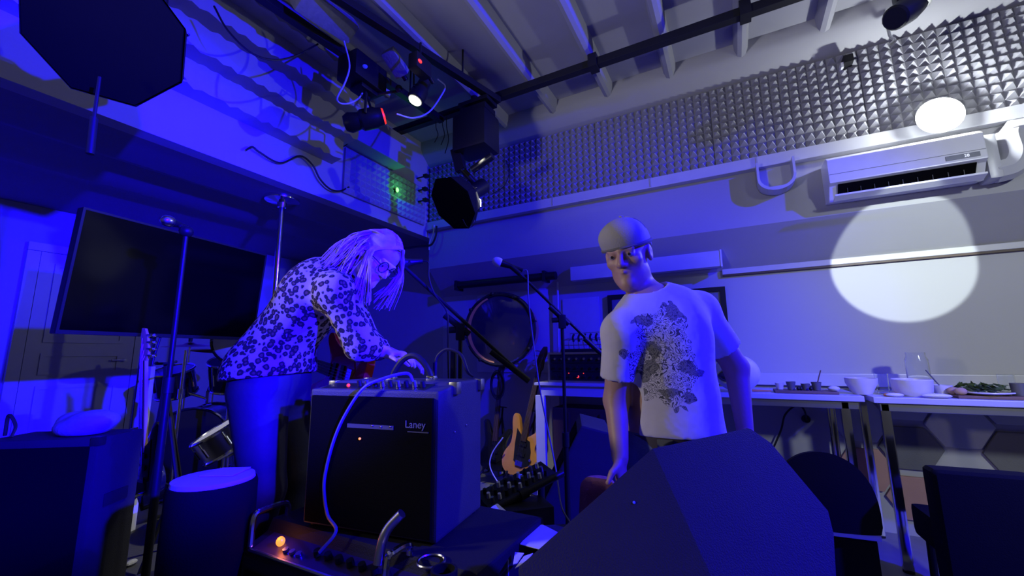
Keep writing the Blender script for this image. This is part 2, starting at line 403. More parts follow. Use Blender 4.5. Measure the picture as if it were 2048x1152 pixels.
# right-hand wall: upper part stands proud, sloped soffit, lower part set back
prof = [(RW + .2, 2.0), (RW, 2.0), (W, 2.3), (W, ZC + .05), (RW + .2, ZC + .05)]
upper = ob('wall_upper_back', MB().prism(prof, (BX, 0, 0), (0, 1, 0), (0, 0, 1), (4.2 - BX, 0, 0)), 'plaster', smooth=False, kind='structure')
wall = ob('wall_back', MB().bb((BX, RW, -.02), (4.2, RW + .2, 1.999)), 'lower_wall', smooth=False, kind='structure')
prof = [(RW + .2, -.02), (RW, -.02), (RW, 2.74), (RW + .2, 2.74)]
ob('wall_alcove', MB().prism(prof, (XF, 0, 0), (0, 1, 0), (0, 0, 1), (BX - XF - .001, 0, 0)), 'plaster', smooth=False, kind='structure')
# cornice where the wall meets the ceiling, rounded
prof = [(W, 3.56), (W - .05, 3.585), (W - .10, 3.63), (W - .16, 3.68), (W - .19, 3.73), (W - .19, ZC), (W, ZC)]
ob('trim_1', MB().prism(prof, (BX, 0, 0), (0, 1, 0), (0, 0, 1), (4.2 - BX, 0, 0)), 'plaster', kind='structure')
# ledge under the foam
t2 = ob('trim_2', MB().bb((BX, W - .075, 2.755), (4.2, W, 2.85)), 'white_lam', smooth=False, kind='structure', bevel=.008)
MB_ = MB()
for x in (-2.55, -1.5, -.55, .28): MB_.bb((x, W - .079, 2.765), (x + .012, W - .07, 2.845))
ob('ledge_clip', MB_, 'plaster', t2, smooth=False)
# thin batten with a dark gap along the top of the lower wall
t3 = ob('trim_3', MB().bb((-.04, RW - .035, 1.965), (4.2, RW, 2.012)), 'white_lam', smooth=False, kind='structure', bevel=.004)
ob('shadow_gap', MB().bb((-.04, RW - .03, 1.950), (4.2, RW, 1.9645)), 'rosewood', t3, smooth=False)
# skirting shelf-back strip behind the counter
ob('trim_4', MB().bb((-.9, RW - .045, 1.02), (4.2, RW, 1.115)), 'white_lam', smooth=False, kind='structure', bevel=.006)
# pyramid acoustic foam: sheets of 16 x 11 pyramids
def foam_mesh(nx, nz, p, dep):
    mb = MB(); vs = []; fs = []
    for i in range(nx):
        for j in range(nz):
            x0, z0 = i * p, j * p; b = len(vs)
            vs += [(x0, 0, z0), (x0 + p, 0, z0), (x0 + p, 0, z0 + p), (x0, 0, z0 + p), (x0 + p / 2, -dep, z0 + p / 2)]
            fs += [(b, b + 1, b + 4), (b + 1, b + 2, b + 4), (b + 2, b + 3, b + 4), (b + 3, b, b + 4)]
    mb.add(vs, fs); mb.bb((0, 0, 0), (nx * p, .025, nz * p)); return mb
fp = None
for i in range(7):
    x = BX + .02 + i * 1.03
    if fp is None:
        mb = foam_mesh(16, 11, .0642, .046); mb.v = [p + V((x, W - .026, 2.853)) for p in mb.v]
        fp = ob('foam_panel', mb, 'foam', upper, smooth=False); fx = x
    else: clone(fp, (x - fx, 0, 0), upper)
# hexagonal felt panels on the lower wall
HX, HW_, HH = .2725, .1815, .17
def hexm(x, z, m):
    pl = [(HW_ * .985 * math.cos(k * PI / 3), HW_ * .985 * math.sin(k * PI / 3) * .94 / .866 * .866) for k in range(6)]
    return ob('hexagon_panel', MB().prism(pl, (x, RW - .028, z), (1, 0, 0), (0, 0, 1), (0, .028, 0)), m, wall, smooth=False, bevel=.006)
for i, j, m in ((0, 0, 'hex_grey'), (2, 0, 'hex_grey'), (1, 0, 'hex_white'), (-1, 0, 'hex_white'), (3, 0, 'hex_white'), (0, 1, 'hex_white'), (2, 1, 'hex_white'),
                (-1, -1, 'hex_pink'), (0, -1, 'hex_pink'), (4, 0, 'hex_grey')):
    hexm(1.05 + HX * i, .595 + .34 * j + (.17 if i % 2 else 0), m)
# left: bulkhead over the alcove, corbelled out in rough steps
bulk = ob('wall_left', MB().bb((BX - .12, -2.2, ZB), (BX, RW, ZC + .05)), 'plaster', smooth=False, kind='structure')
def step(x, z0, z1, y0, y1, thick):
    vs = []; fs = []; ys = np.arange(y0, y1 + .001, .045); n = len(ys); ph = rng.random() * 6
    for i, y in enumerate(ys):
        wv = .014 * math.sin(y * 2 * PI / .11 + ph) + .006 * math.sin(y * 31 + ph)
        xs = [(x, z0), (x + thick, z0 + .012 + wv * .7), (x + thick + .012, z0 + .05 + wv), (x + thick, z1), (x, z1)]
        for a, b in xs: vs.append((a + (wv * .3 if a > x else 0), y, b))
    for i in range(n - 1):
        for k in range(5): q = (k + 1) % 5; fs.append((i * 5 + k, i * 5 + q, (i + 1) * 5 + q, (i + 1) * 5 + k))
    fs += [(0, 1, 2, 3, 4), tuple((n - 1) * 5 + k for k in range(5))]
    return MB().add(vs, fs)
for k, (dx, z0, z1, ye) in enumerate(((.13, 3.03, 3.85, 2.42), (.27, 3.21, 3.85, 2.46), (.41, 3.39, 3.85, 2.5), (.55, 3.57, 3.85, 2.54))):
    ob('plaster_step', step(BX - .001 * k, z0, z1, -2.15, ye, dx), 'plaster', bulk)
# foam sheet and a boxed block at the end of the steps
mb = foam_mesh(18, 7, .0642, .03); mb.v = [V((BX + .027 - p.y * 1.0 - .0, 2.52 + p.x, 2.80 + p.z)) if True else p for p in mb.v]
ob('foam_panel', mb, 'foam', bulk, smooth=False)
ob('boxing', MB().bb((BX - .0, 2.5, 3.27), (BX + .20, 3.15, 3.60)), 'plaster', bulk, smooth=False, bevel=.01)
# alcove: low ceiling with shallow rolls, far wall
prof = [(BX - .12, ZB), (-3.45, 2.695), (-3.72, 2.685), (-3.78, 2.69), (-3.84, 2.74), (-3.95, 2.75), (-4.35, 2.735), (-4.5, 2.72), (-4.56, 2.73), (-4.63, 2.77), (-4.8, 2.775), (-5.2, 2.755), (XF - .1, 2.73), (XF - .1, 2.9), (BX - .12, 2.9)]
ob('ceiling_alcove', MB().prism([(p[0], p[1]) for p in prof], (0, -2.2, 0), (1, 0, 0), (0, 0, 1), (0, RW + 2.2, 0)), 'ceiling_paint_shaded', kind='structure')
ob('wall_far', MB().bb((XF - .12, -2.2, 0), (XF, RW + .2, 2.79)), 'plaster', smooth=False, kind='structure')
# white panelled door in the far wall, seen under the screen
y0 = 1.30
dr = ob('door_1', MB().bb((XF, y0, .34), (XF + .045, y0 + .78, 2.3)), 'white_lam', smooth=False, kind='structure')
for a, b in ((.44, 1.05), (1.15, 1.35), (1.45, 2.2)):
    f = MB()
    for za, zb, ya, yb in ((a, a + .03, y0 + .1, y0 + .68), (b - .03, b, y0 + .1, y0 + .68), (a + .03, b - .03, y0 + .1, y0 + .13), (a + .03, b - .03, y0 + .65, y0 + .68)): f.bb((XF + .045, ya, za), (XF + .06, yb, zb))
    ob('door_moulding', f, 'white_lam', dr, smooth=False)
ob('door_handle', MB().cyl((XF + .04, y0 + .71, 1.28), (XF + .09, y0 + .71, 1.28), .012).cyl((XF + .085, y0 + .71, 1.28), (XF + .085, y0 + .6, 1.28), .009), 'steel', dr)
ob('trim_5', MB().bb((XF, y0 - .09, .34), (XF + .05, y0 - .005, 2.30)).bb((XF, y0 + .785, .34), (XF + .05, y0 + .87, 2.30)).bb((XF, y0 - .09, 2.305), (XF + .05, y0 + .87, 2.38)), 'white_lam', smooth=False, kind='structure')

# ================================================================== WALL FITTINGS (right)
def thing_at(name, p, label, cat, group=None): return th(name, p, label, cat, group)
# split air conditioner
ax0, ax1, az0, az1, ay = .705, 1.515, 2.362, 2.682, 3.575
ac = th('air_conditioner', (1.1, W, az0), 'white split air conditioner with open louvre on the right-hand wall', 'air conditioner')
sec = [(W, az0 + .02), (W, az1), (ay + .05, az1), (ay + .005, az1 - .03), (ay, az0 + .115), (ay + .035, az0 + .10), (ay + .085, az0 + .02), (ay + .10, az0)]
ob('housing', MB().prism(sec, (ax0, 0, 0), (0, 1, 0), (0, 0, 1), (ax1 - ax0, 0, 0)), 'white_plastic', ac, smooth=False, bevel=.006)
ob('air_outlet', MB().prism([(ay + .028, az0 + .108), (ay + .088, az0 + .018), (ay + .075, az0 + .012), (ay + .015, az0 + .10)], (ax0 + .05, 0, 0), (0, 1, 0), (0, 0, 1), (ax1 - ax0 - .1, 0, 0)), 'grille', ac, smooth=False)
lv = ob('louvre', MB().prism([(ay - .005, az0 + .012), (ay + .06, az0 - .008), (ay + .06, az0 + .002), (ay - .005, az0 + .024)], (ax0 + .02, 0, 0), (0, 1, 0), (0, 0, 1), (ax1 - ax0 - .04, 0, 0)), 'white_plastic', ac, smooth=False)
for k in range(9): ob('outlet_vane', MB().bb((ax0 + .1 + k * .075, ay + .035, az0 + .03), (ax0 + .104 + k * .075, ay + .075, az0 + .09)), 'black_plastic', ac, smooth=False)
ob('display_window', MB().bb((1.32, ay - .004, az0 + .135), (1.48, ay + .002, az0 + .165)), 'picture', ac, smooth=False)
txt('28', .026, (1.405, ay - .005, az0 + .141), (1, 0, 0), (0, 0, 1), 'led_white', ac, 'display_digits')
ob('badge', MB().bb((1.06, ay + .048, az0 + .058), (1.10, ay + .054, az0 + .078)), 'led_white', ac, smooth=False)  # brand plate given a glow of its own, though no lamp
ob('front_seam', MB().bb((ax0 + .004, ay - .002, az0 + .176), (ax1 - .004, ay, az0 + .178)), 'picture', ac, smooth=False)
# round glowing lamp above it
lc = onY(1882, 228, 3.65)
lp = th('wall_lamp', (lc.x, W - .05, lc.z), 'round glaring white lamp on the foam above the air conditioner', 'lamp')
ob('base', MB().lathe([(.06, 0), (.07, .03), (.09, .045), (.115, .05)], (lc.x, W - .072, lc.z), (0, -1, 0), 24), 'white_plastic', lp)
ob('diffuser', MB().lathe([(.122, 0), (.125, .012), (.11, .028), (.07, .042), (0, .048)], (lc.x, W - .123, lc.z), (0, -1, 0), 24), 'lamp_white', lp)
lamp('wall_lamp_light', 'POINT', (lc.x, W - .19, lc.z), 48, (.90, .97, 1), radius=.03)
# U-shaped trunking shell, cable duct beside the unit
u0 = th('pipe_cowl', (.40, W, 2.53), 'white U-shaped pipe cowl under the foam ledge left of the air conditioner', 'pipe cover')
po = [(-.128, .235), (-.128, .09)] + [(.128 * math.cos(t), .09 + .10 * math.sin(t)) for t in np.linspace(PI, 2 * PI, 13)][1:-1] + [(.128, .09), (.128, .235)]
pi_ = [(x * .87, max(y, .0) * .93 + .02 if y < .2 else .235) for x, y in po]
mb = MB(); n = len(po)
for k in range(n - 1): mb.prism([po[k], po[k + 1], pi_[k + 1], pi_[k]], (.40, W - .15, 2.53), (1, 0, 0), (0, 0, 1), (0, .15, 0))
ob('shell', mb, 'white_lam', u0)
ob('back_plate', MB().prism(po, (.40, W - .02, 2.53), (1, 0, 0), (0, 0, 1), (0, .02, 0)), 'white_lam', u0, smooth=False)
dq = th('cable_duct', (1.65, W, 2.3), 'white boxed cable duct bending round right of the air conditioner', 'duct')
ob('duct_run', MB().tube([(1.58, W - .078, 2.42), (1.66, W - .078, 2.44), (1.70, W - .078, 2.52), (1.70, W - .078, 2.66), (1.78, W - .078, 2.675), (2.4, W - .078, 2.675)], .075, 8, 6), 'white_lam', dq)
ob('duct_collar', MB().bb((1.535, W - .15, 2.36), (1.60, W, 2.66)), 'white_lam', dq, bevel=.02)
sb = onY(1695, 122, W - .08)
sn = th('motion_sensor', (sb.x, W, sb.z), 'small black sensor box at the top of the foam', 'sensor')
ob('sensor_body', MB().bb((sb.x - .03, W - .12, sb.z - .03), (sb.x + .03, W - .04, sb.z + .03)), 'black_plastic', sn, bevel=.006)
ob('sensor_bracket', MB().bb((sb.x - .045, W - .10, sb.z - .05), (sb.x - .03, W, sb.z - .01)), 'white_plastic', sn, smooth=False)
# long white box, black roller tube, picture, thin conduit on the lower wall
wb = th('wall_box', (-.75, RW, 2.03), 'long white boxed wall unit behind the man in the cap', 'wall unit')
ob('box_body', MB().bb((-1.40, 3.91, 2.015), (-.045, 4.0, 2.155)), 'white_lam', wb, bevel=.008)
ob('end_cap', MB().bb((-.0445, 3.905, 2.01), (-.03, 4.0, 2.16)), 'white_plastic', wb, bevel=.004)
rt = th('roller_tube', (-2.2, RW, 2.06), 'black roller blind tube on the wall above the round drum', 'roller blind')
ob('tube', MB().cyl((-2.80, 3.91, 2.09), (-1.555, 3.91, 2.085), .043, n=16), 'black_metal', rt)
for x in (-2.79, -1.69): ob('bracket', MB().bb((x, 3.86, 2.03), (x + .03, 4.0, 2.14)), 'black_plastic', rt, smooth=False)
ob('wall_conduit', MB().tube([(-1.59, RW - .06, 2.04), (-1.60, RW - .06, 1.3), (-1.60, RW - .06, 1.045)], .012, 8), 'white_lam', None, label='thin white vertical conduit at the right end of the roller tube', cat='conduit')
pc = th('framed_picture', (-.55, RW, 1.3), 'black framed dark picture on the wall behind the man', 'picture')
fr = MB(); x0, x1, z0, z1 = -1.075, -.03, 1.22, 1.86
for a, b in (((x0, z0), (x1, z0 + .04)), ((x0, z1 - .04), (x1, z1)), ((x0, z0 + .04), (x0 + .04, z1 - .04)), ((x1 - .04, z0 + .04), (x1, z1 - .04))): fr.bb((a[0], RW - .04, a[1]), (b[0], RW, b[1]))
ob('frame', fr, 'black_plastic', pc, smooth=False)
ob('picture_glass', MB().bb((x0 + .04, RW - .025, z0 + .04), (x1 - .04, RW - .005, z1 - .04)), 'picture', pc, smooth=False)
# pale sheets pinned round the drum
for (a, b, c, d, lb) in ((-2.62, -1.72, 1.1, 1.98, 'large pale wall panel behind the round drum'), (-1.56, -1.17, 1.25, 1.86, 'pale square wall panel left of the framed picture')):
    ob('wall_panel', MB().bb((a, RW - .014, c), (b, RW, d)), 'white_lam', label=lb, cat='panel', bevel=.003)
# hanging drum / gong-like bass drum
dc = V((-2.13, RW - .19, 1.545))
dm = th('bass_drum', (dc.x, RW, dc.z - .38), 'round glossy dark bass drum with amber inside hung on the wall', 'drum')
aim = (CAM - dc); aim.z = 0; aim.normalize(); aim = (aim * .45 + V((0, -1, 0)) * .55).normalized()
ob('shell', MB().lathe([(.345, 0), (.345, .27), (.325, .27), (.325, .01)], dc, aim, 48), 'amber', dm)
ob('front_hoop', MB().torus(dc + aim * .275, aim, .355, .022, 48, 8), 'drum_black', dm)
ob('front_head', MB().lathe([(.338, 0), (.335, .012), (.24, .040), (.12, .055), (0, .060)], dc + aim * .262, aim, 48), 'drum_gloss', dm)
a_, b_, c_ = basis(aim)
for k in range(8):
    t = 2 * PI * k / 8 + .2; q = dc + aim * .2 + (a_ * math.cos(t) + b_ * math.sin(t)) * .365
    ob('tension_claw', MB().cyl(q, q + aim * .1, .010, n=8).ell(q + aim * .1, .018, n=8, m=6), 'black_metal', dm)
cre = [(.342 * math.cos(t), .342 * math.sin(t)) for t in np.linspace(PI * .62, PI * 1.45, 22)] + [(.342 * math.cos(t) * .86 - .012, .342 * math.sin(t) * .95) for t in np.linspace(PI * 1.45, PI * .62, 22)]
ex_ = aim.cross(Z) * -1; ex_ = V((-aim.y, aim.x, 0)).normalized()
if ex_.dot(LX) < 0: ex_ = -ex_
ob('amber_lit_crescent', MB().prism(cre, dc + aim * .285, ex_, Z, aim * .006), 'amber_lit', dm, label='amber crescent coloured bright as warm light inside the shell')  # lighter amber patch before the head stands in for warm light inside

# ================================================================== COUNTER TABLES AND WHAT STANDS ON THEM
TZ = 1.0
def table(x0, x1, y0, label, legs):
    t = th('counter_table', ((x0 + x1) / 2, (y0 + RW) / 2, 0), label, 'table', 'white counter tables along the right-hand wall')
    ob('tabletop', MB().bb((x0, y0, TZ - .035), (x1, RW - .055, TZ)), 'white_lam', t, smooth=False, bevel=.004)
    ob('apron', MB().bb((x0 + .03, y0 + .02, TZ - .085), (x1 - .03, y0 + .05, TZ - .036)), 'steel', t, smooth=False, bevel=.003)
    for lx in legs:
        for ly in (y0 + .04, RW - .12):
            l = ob('leg', MB().bb((lx - .025, ly - .02, .012), (lx + .025, ly + .02, TZ - .036)), 'chrome', t, bevel=.008)
            ob('foot', MB().cyl((lx, ly, 0), (lx, ly, .012), .028), 'black_plastic', l)
    return t
table(-.55, .70, 3.44, 'white counter table with chrome legs directly behind the man', (.60,))
table(.735, 2.6, 3.40, 'white counter table with chrome legs beneath the air conditioner', (.79, 2.45))
# low white side table with the amplifier rack
st = th('side_table', (-1.35, 3.8, 0), 'white side table carrying the amplifier rack next to the bass guitar', 'table')
ob('tabletop', MB().bb((-1.68, 3.60, 1.005), (-.70, RW - .06, 1.03)), 'white_lam', st, smooth=False, bevel=.004)
ob('apron', MB().bb((-1.62, 3.62, .915), (-.72, 3.65, 1.004)), 'white_lam', st, smooth=False)
for x, y in ((-1.63, 3.63), (-1.63, 4.0), (-.78, 3.9)): ob('leg', MB().bb((x - .045, y - .02, 0), (x + .045, y + .02, 1.004 if y > 3.7 else .914)), 'white_lam', st, smooth=False, bevel=.003)
rk = th('amplifier_rack', (-1.3, 3.78, 1.03), 'black rack of amplifiers with a red light on the white side table', 'amplifier')
ob('case', MB().bb((-1.56, 3.68, 1.032), (-1.0, 4.02, 1.30)), 'vinyl', rk, smooth=False, bevel=.008)
fm = MB()
for a, b in (((-1.565, 1.03), (-.995, 1.05)), ((-1.565, 1.285), (-.995, 1.305)), ((-1.565, 1.05), (-1.545, 1.285)), ((-1.015, 1.05), (-.995, 1.285))): fm.bb((a[0], 3.665, a[1]), (b[0], 3.69, b[1]))
ob('case_rim', fm, 'steel', rk, smooth=False)
for k in range(3):
    z = 1.055 + k * .077
    u = ob('rack_unit', MB().bb((-1.535, 3.672, z), (-1.025, 3.684, z + .07)), 'black_metal', rk, smooth=False)
    for q in range(7):
        c = (-1.49 + q * .07, 3.672, z + .035); ob('knob', MB().cyl(c, (c[0], 3.655, c[2]), .011, n=10), 'steel' if k == 2 else 'black_plastic', u)
ob('power_light', MB().ell((-1.275, 3.668, 1.085), .013, n=10, m=6), 'led_red', rk)
for x in (-1.36, -1.22): ob('indicator_light', MB().ell((x, 3.668, 1.115), .005, n=8, m=5), 'led_red', rk)
wr = th('wire_rack', (-1.25, 3.85, 1.31), 'wire rack holding microphone clips on top of the amplifier rack', 'wire rack')
ob('tray', MB().bb((-1.45, 3.72, 1.305), (-1.0, 4.0, 1.335)), 'black_plastic', wr, smooth=False)
for x in np.linspace(-1.42, -1.03, 9): ob('wire', MB().tube([(x, 3.73, 1.335), (x, 3.73, 1.41), (x + .02, 3.86, 1.44), (x, 3.99, 1.41), (x, 3.99, 1.335)], .0035, 5, 4), 'steel', wr)
for z in (1.37, 1.42): ob('wire', MB().tube([(-1.43, 3.73, z), (-1.02, 3.73, z)], .0035, 5), 'steel', wr)
for k in range(6):
    x = -1.32 + k * .055; ob('clip', MB().tube([(x, 3.735, 1.47), (x - .008, 3.72, 1.44), (x, 3.72, 1.40)], .010, 7, 3), 'black_plastic', wr)
ob('hanging_bar', MB().tube([(-1.36, 3.74, 1.42), (-1.36, 3.74, 1.48), (-1.0, 3.74, 1.485)], .004, 5), 'steel', wr)

# food and dishes
def pt(px, py, dz=0): return onZ(px, py, TZ + .001) + V((0, 0, dz))
def ongrid(px, y): 
    a = onY(px, 780, y); return V((a.x, y, TZ))
def board(px0, px1, y, label, group=None):
    a = ongrid(px0, y); b = ongrid(px1, y)
    o = ob('serving_board', MB().bb((a.x, y - .10, TZ + .001), (b.x, y + .10, TZ + .018)), 'wood_board', label=label, cat='board', bevel=.004)
    return o
def cup(name, px, y, r, h, m, label, cat, z=TZ, group=None, inner=None):
    c = ongrid(px, y); c.z = z + .001
    o = ob(name, MB().lathe([(r * .7, 0), (r, h), (r * .9, h), (r * .65, h * .15), (0, h * .12)], c, Z, 18), m, label=label, cat=cat, group=group)
    return o
board(1548, 1672, 3.60, 'dark serving board with small pots left on the counter')
bz = TZ + .019
cup('dip_pot', 1560, 3.60, .028, .045, 'ceramic', 'pale dip pot at the left end of the first board', 'pot', bz)
cup('dip_pot', 1583, 3.60, .030, .055, 'grey_pot', 'grey dip pot second from left on the first board', 'pot', bz)
cup('dip_pot', 1612, 3.60, .028, .042, 'grey_pot', 'grey dip pot in the middle of the first board', 'pot', bz)
cup('dip_pot', 1634, 3.60, .031, .055, 'grey_pot', 'grey dip pot with a spoon on the first board', 'pot', bz)
c = ongrid(1634, 3.6); ob('spoon', MB().tube([c + V((0, 0, .04)), c + V((.02, .0, .11)), c + V((.035, 0, .155))], .004, 6).ell(c + V((-.002, 0, .035)), (.010, .006, .014), n=8, m=6), 'wood_board', label='brown spoon standing in the grey dip pot', cat='spoon')
for k, px in enumerate((1597, 1602, 1622)):
    c = ongrid(px, 3.55); ob('olive_piece', MB().ell(c + V((0, 0, .032)), (.012, .012, .013), n=8, m=6), 'black_plastic', label=('leftmost dark olive on the first board', 'dark olive in the middle of the first board', 'rightmost dark olive on the first board')[k], cat='food', group='dark olives on the first board')
c = ongrid(1520, 3.56); ob('carrot_stick', MB().cyl(c + V((-.05, 0, .010)), c + V((.07, .01, .009)), .008, .005, 8), 'orange_food', label='orange carrot stick lying left of the first board', cat='food')
c = ongrid(1668, 3.56); ob('napkin', MB().ell(c + V((0, 0, .036)), (.035, .03, .018), n=10, m=6), 'paper', label='crumpled white napkin at the right end of the first board', cat='napkin')
c = ongrid(1724, 3.60); bt = ob('tilted_bowl', MB().lathe([(.05, 0), (.085, .07), (.088, .105), (.078, .105), (.05, .02), (0, .02)], c + V((0, 0, .001)), (0, 0, 1), 22), 'ceramic', label='pale bowl standing where the two counters meet', cat='bowl')
c = ongrid(1766, 3.74); ob('drinking_glass', MB().lathe([(.033, 0), (.038, .13), (.035, .13), (.031, .008), (0, .008)], c + V((0, 0, .001)), Z, 20), 'glass', label='clear drinking glass next to the pale bowl', cat='glass')
for k, (px, y) in enumerate(((1776, 3.50), (1790, 3.56))):
    c = ongrid(px, y); ob('fruit_slice', MB().lathe([(.0, .018), (.02, .016), (.028, .008), (.024, 0), (0, 0)], c + V((0, 0, .001)), Z, 12), 'orange_food', label=('orange fruit slice in front of the drinking glass', 'orange fruit slice beside the blue bowl')[k], cat='food')
c = ongrid(1788, 3.46); ob('napkin', MB().ell(c + V((0, 0, .012)), (.045, .03, .012), n=10, m=6), 'paper', label='white napkin in front of the fruit slices', cat='napkin')
c = ongrid(1825, 3.56); ob('serving_bowl', MB().lathe([(.07, 0), (.096, .03), (.102, .10), (.094, .105), (.085, .035), (0, .03)], c + V((0, 0, .001)), Z, 28), 'ceramic', label='wide white serving bowl in the middle of the counter', cat='bowl')
c = ongrid(1884, 3.60); ob('sauce_bowl', MB().lathe([(.028, 0), (.048, .05), (.05, .068), (.044, .068), (.028, .015), (0, .012)], c + V((0, 0, .001)), Z, 20), 'ceramic', label='small sauce bowl with a knife right of the serving bowl', cat='bowl')
ob('knife', MB().bar(c + V((.0, 0, .05)), c + V((-.06, .0, .16)), .016, .004), 'grey_pot', label='dark knife leaning in the small sauce bowl', cat='knife')
c = ongrid(1872, 3.44); ob('napkin', MB().ell(c + V((0, 0, .014)), (.07, .04, .014), n=10, m=6), 'paper', label='spread white napkin in front of the small sauce bowl', cat='napkin')
board(1900, 2046, 3.56, 'dark serving board heaped with green salad')
c = ongrid(1970, 3.56); pl = th('salad_platter', c + V((0, 0, .019)), 'white platter of green salad on the right-hand board', 'food')
ob('platter', MB().lathe([(.08, .0), (.118, .012), (.116, .018), (.08, .006), (0, .006)], c + V((0, 0, .02)), Z, 28), 'ceramic', pl)
lm = MB()
for k in range(90):
    q = c + V((random.uniform(-.10, .10), random.uniform(-.07, .07), .04 + random.uniform(0, .035))); a = V((random.uniform(-1, 1), random.uniform(-1, 1), random.uniform(-.2, .7))).normalized() * .028
    b = a.cross(V((random.random(), random.random(), 1))).normalized() * .013
    lm.add([q - a, q + b + V((0, 0, .004)), q + a, q - b + V((0, 0, .004))], [(0, 1, 2, 3)])
setp(ob('leaf_heap', lm, 'green_leaf', pl, smooth=False), kind='stuff')
for k, px in enumerate((1906, 1921)):
    c = ongrid(px, 3.49 + .05 * (1 - k)); ob('bread_piece', MB().ell(c + V((0, 0, .040)), (.03, .025, .022), n=10, m=7), 'bread', label=('left brown bread piece beside the green salad', 'right brown bread piece touching the green salad')[k], cat='bread')
c = ongrid(2016, 3.74); ob('drinking_glass', MB().lathe([(.033, 0), (.038, .13), (.035, .13), (.031, .008), (0, .008)], c + V((0, 0, .001)), Z, 20), 'glass', label='clear drinking glass behind the green salad', cat='glass')
c = ongrid(2038, 3.56); ob('dip_pot', MB().lathe([(.03, 0), (.034, .07), (.03, .07), (.026, .01), (0, .01)], c + V((0, 0, .019)), Z, 18), 'grey_pot', label='grey pot at the right end of the salad board', cat='pot')
c = ongrid(1842, 3.78); ob('glass_jar', MB().lathe([(.055, 0), (.06, .02), (.06, .22), (.05, .245), (.05, .27), (.046, .27), (.046, .24), (.055, .21), (.055, .012), (0, .012)], c + V((0, 0, .001)), Z, 24), 'glass', label='tall clear glass jar behind the serving bowl', cat='jar')
# power cord hanging under the counter
s0 = onY(1612, 838, RW); cd_ = th('power_cord', (s0.x, RW, s0.z), 'black power cord plugged in under the counter', 'cord')
ob('plug', MB().cyl((s0.x, RW - .001, s0.z), (s0.x, RW - .05, s0.z), .032, .022, 14), 'black_plastic', cd_)
ob('lead', MB().tube([(s0.x, RW - .05, s0.z), (s0.x - .02, RW - .09, s0.z + .09), onY(1590, 812, RW - .06), onY(1570, 830, RW - .06), onY(1562, 860, RW - .06), onY(1545, 900, RW - .06), onY(1520, 960, RW - .06)], .007, 6, 6), 'cable_black', cd_)
ob('socket_box', MB().bb(onY(1568, 787, RW - .05) - V((0, 0, .035)), onY(1600, 787, RW) + V((0, 0, .0))), 'white_plastic', None, label='white socket box under the counter edge', cat='socket')
# chairs at the counter
def shell_chair(cx, cy, yaw, label):
    M = Matrix.Translation((cx, cy, 0)) @ Matrix.Rotation(yaw, 4, 'Z') @ Matrix.Diagonal((.8, .9, 1, 1)); c = th('lounge_chair', (cx, cy, 0), label, 'chair')
    # rounded backrest arc (local -y is the back, seen from the camera)
    vs = []; fs = []; N = 24
    for i in range(N + 1):
        t = PI * (i / N) ; x = -.30 * math.cos(t); top = .40 + .36 * math.sin(t) ** .8; yb = -.25 - .06 * math.sin(t)
        vs += [(x, yb, .36), (x, yb - .03, top), (x * .96, yb + .045, top - .01), (x * .95, yb + .06, .36)]
    for i in range(N):
        for k in range(4): q = (k + 1) % 4; fs.append((4 * i + k, 4 * i + q, 4 * i + 4 + q, 4 * i + 4 + k))
    fs += [(0, 1, 2, 3), tuple(4 * N + k for k in range(4))]
    ob('backrest', MB(M).add(vs, fs), 'black_cloth', c)
    ob('seat', MB(M).box((0, .02, .40), (.58, .52, .10)), 'black_cloth', c, bevel=.03)
    ob('base_strip', MB(M).box((.0, -.262, .345), (.58, .02, .03)), 'steel', c, bevel=.004)
    ob('seat_skirt', MB(M).box((0, .0, .20), (.56, .48, .26)), 'black_cloth', c, bevel=.02)
    for sx in (-1, 1):
        for sy in (-1, 1): ob('leg', MB(M).cyl((sx * .24, sy * .2, 0), (sx * .24, sy * .2, .075), .02, n=10), 'steel', c)
    return c
shell_chair(.32, 3.10, .10, 'black round-backed chair with a metal strip pulled up to the counter')
cx, cy = .92, 2.98; ch = th('cube_chair', (cx, cy, 0), 'black square-backed upholstered chair below the hexagon panels', 'chair')
M = Matrix.Translation((cx, cy, 0)) @ Matrix.Rotation(.05, 4, 'Z')
ob('backrest', MB(M).box((0, -.22, .44), (.36, .12, .60)), 'black_cloth', ch, bevel=.035, seg=3)
ob('seat', MB(M).box((0.02, .06, .36), (.26, .46, .16)), 'black_cloth', ch, bevel=.03)
for sx in (-1, 1):
    for sy in (-1, 1): ob('leg', MB(M).cyl((sx * .10 + .02, sy * .2, 0), (sx * .10 + .02, sy * .18, .29), .018, n=10), 'black_metal', ch)

# ================================================================== RAILS AND STAGE LIGHTS
C = th('ceiling_rail', (.5, 3.04, 3.66), 'long black ceiling rail running parallel to the foam wall', 'rail')
ob('rail_bar', MB().bb((-3.0, 3.01, 3.60), (4.1, 3.075, 3.665)), 'black_metal', C, smooth=False, bevel=.004)
for px, py in ((1185, 122), (1490, 25)):
    p = onZ(px, py, 3.64); ob('rail_clamp', MB().bb((p.x - .035, 2.99, 3.585), (p.x + .035, 3.095, 3.70)), 'black_metal', C, smooth=False)
def rail(p, q, label):
    o = th('lighting_rail', (V(p) + V(q)) / 2, label, 'rail'); ob('rail_bar', MB().bar(p, q, .06, .055), 'black_metal', o, smooth=False, bevel=.004)
    for t in (.2, .8):
        c = V(p).lerp(V(q), t); ob('hanger', MB().cyl(c, (c.x, c.y, ZC - .001), .008, n=8), 'black_metal', o)
    return o
rail((-2.22, .9, 3.56), (-1.70, 3.0, 3.56), 'black lighting rail nearest the ribbed ceiling')
rail((-2.47, .9, 3.52), (-2.30, 2.95, 3.52), 'black lighting rail next to the stepped bulkhead')
rr = th('cross_plate', (-2.1, 2.1, 3.55), 'black cross plate joining the two lighting rails', 'bracket')
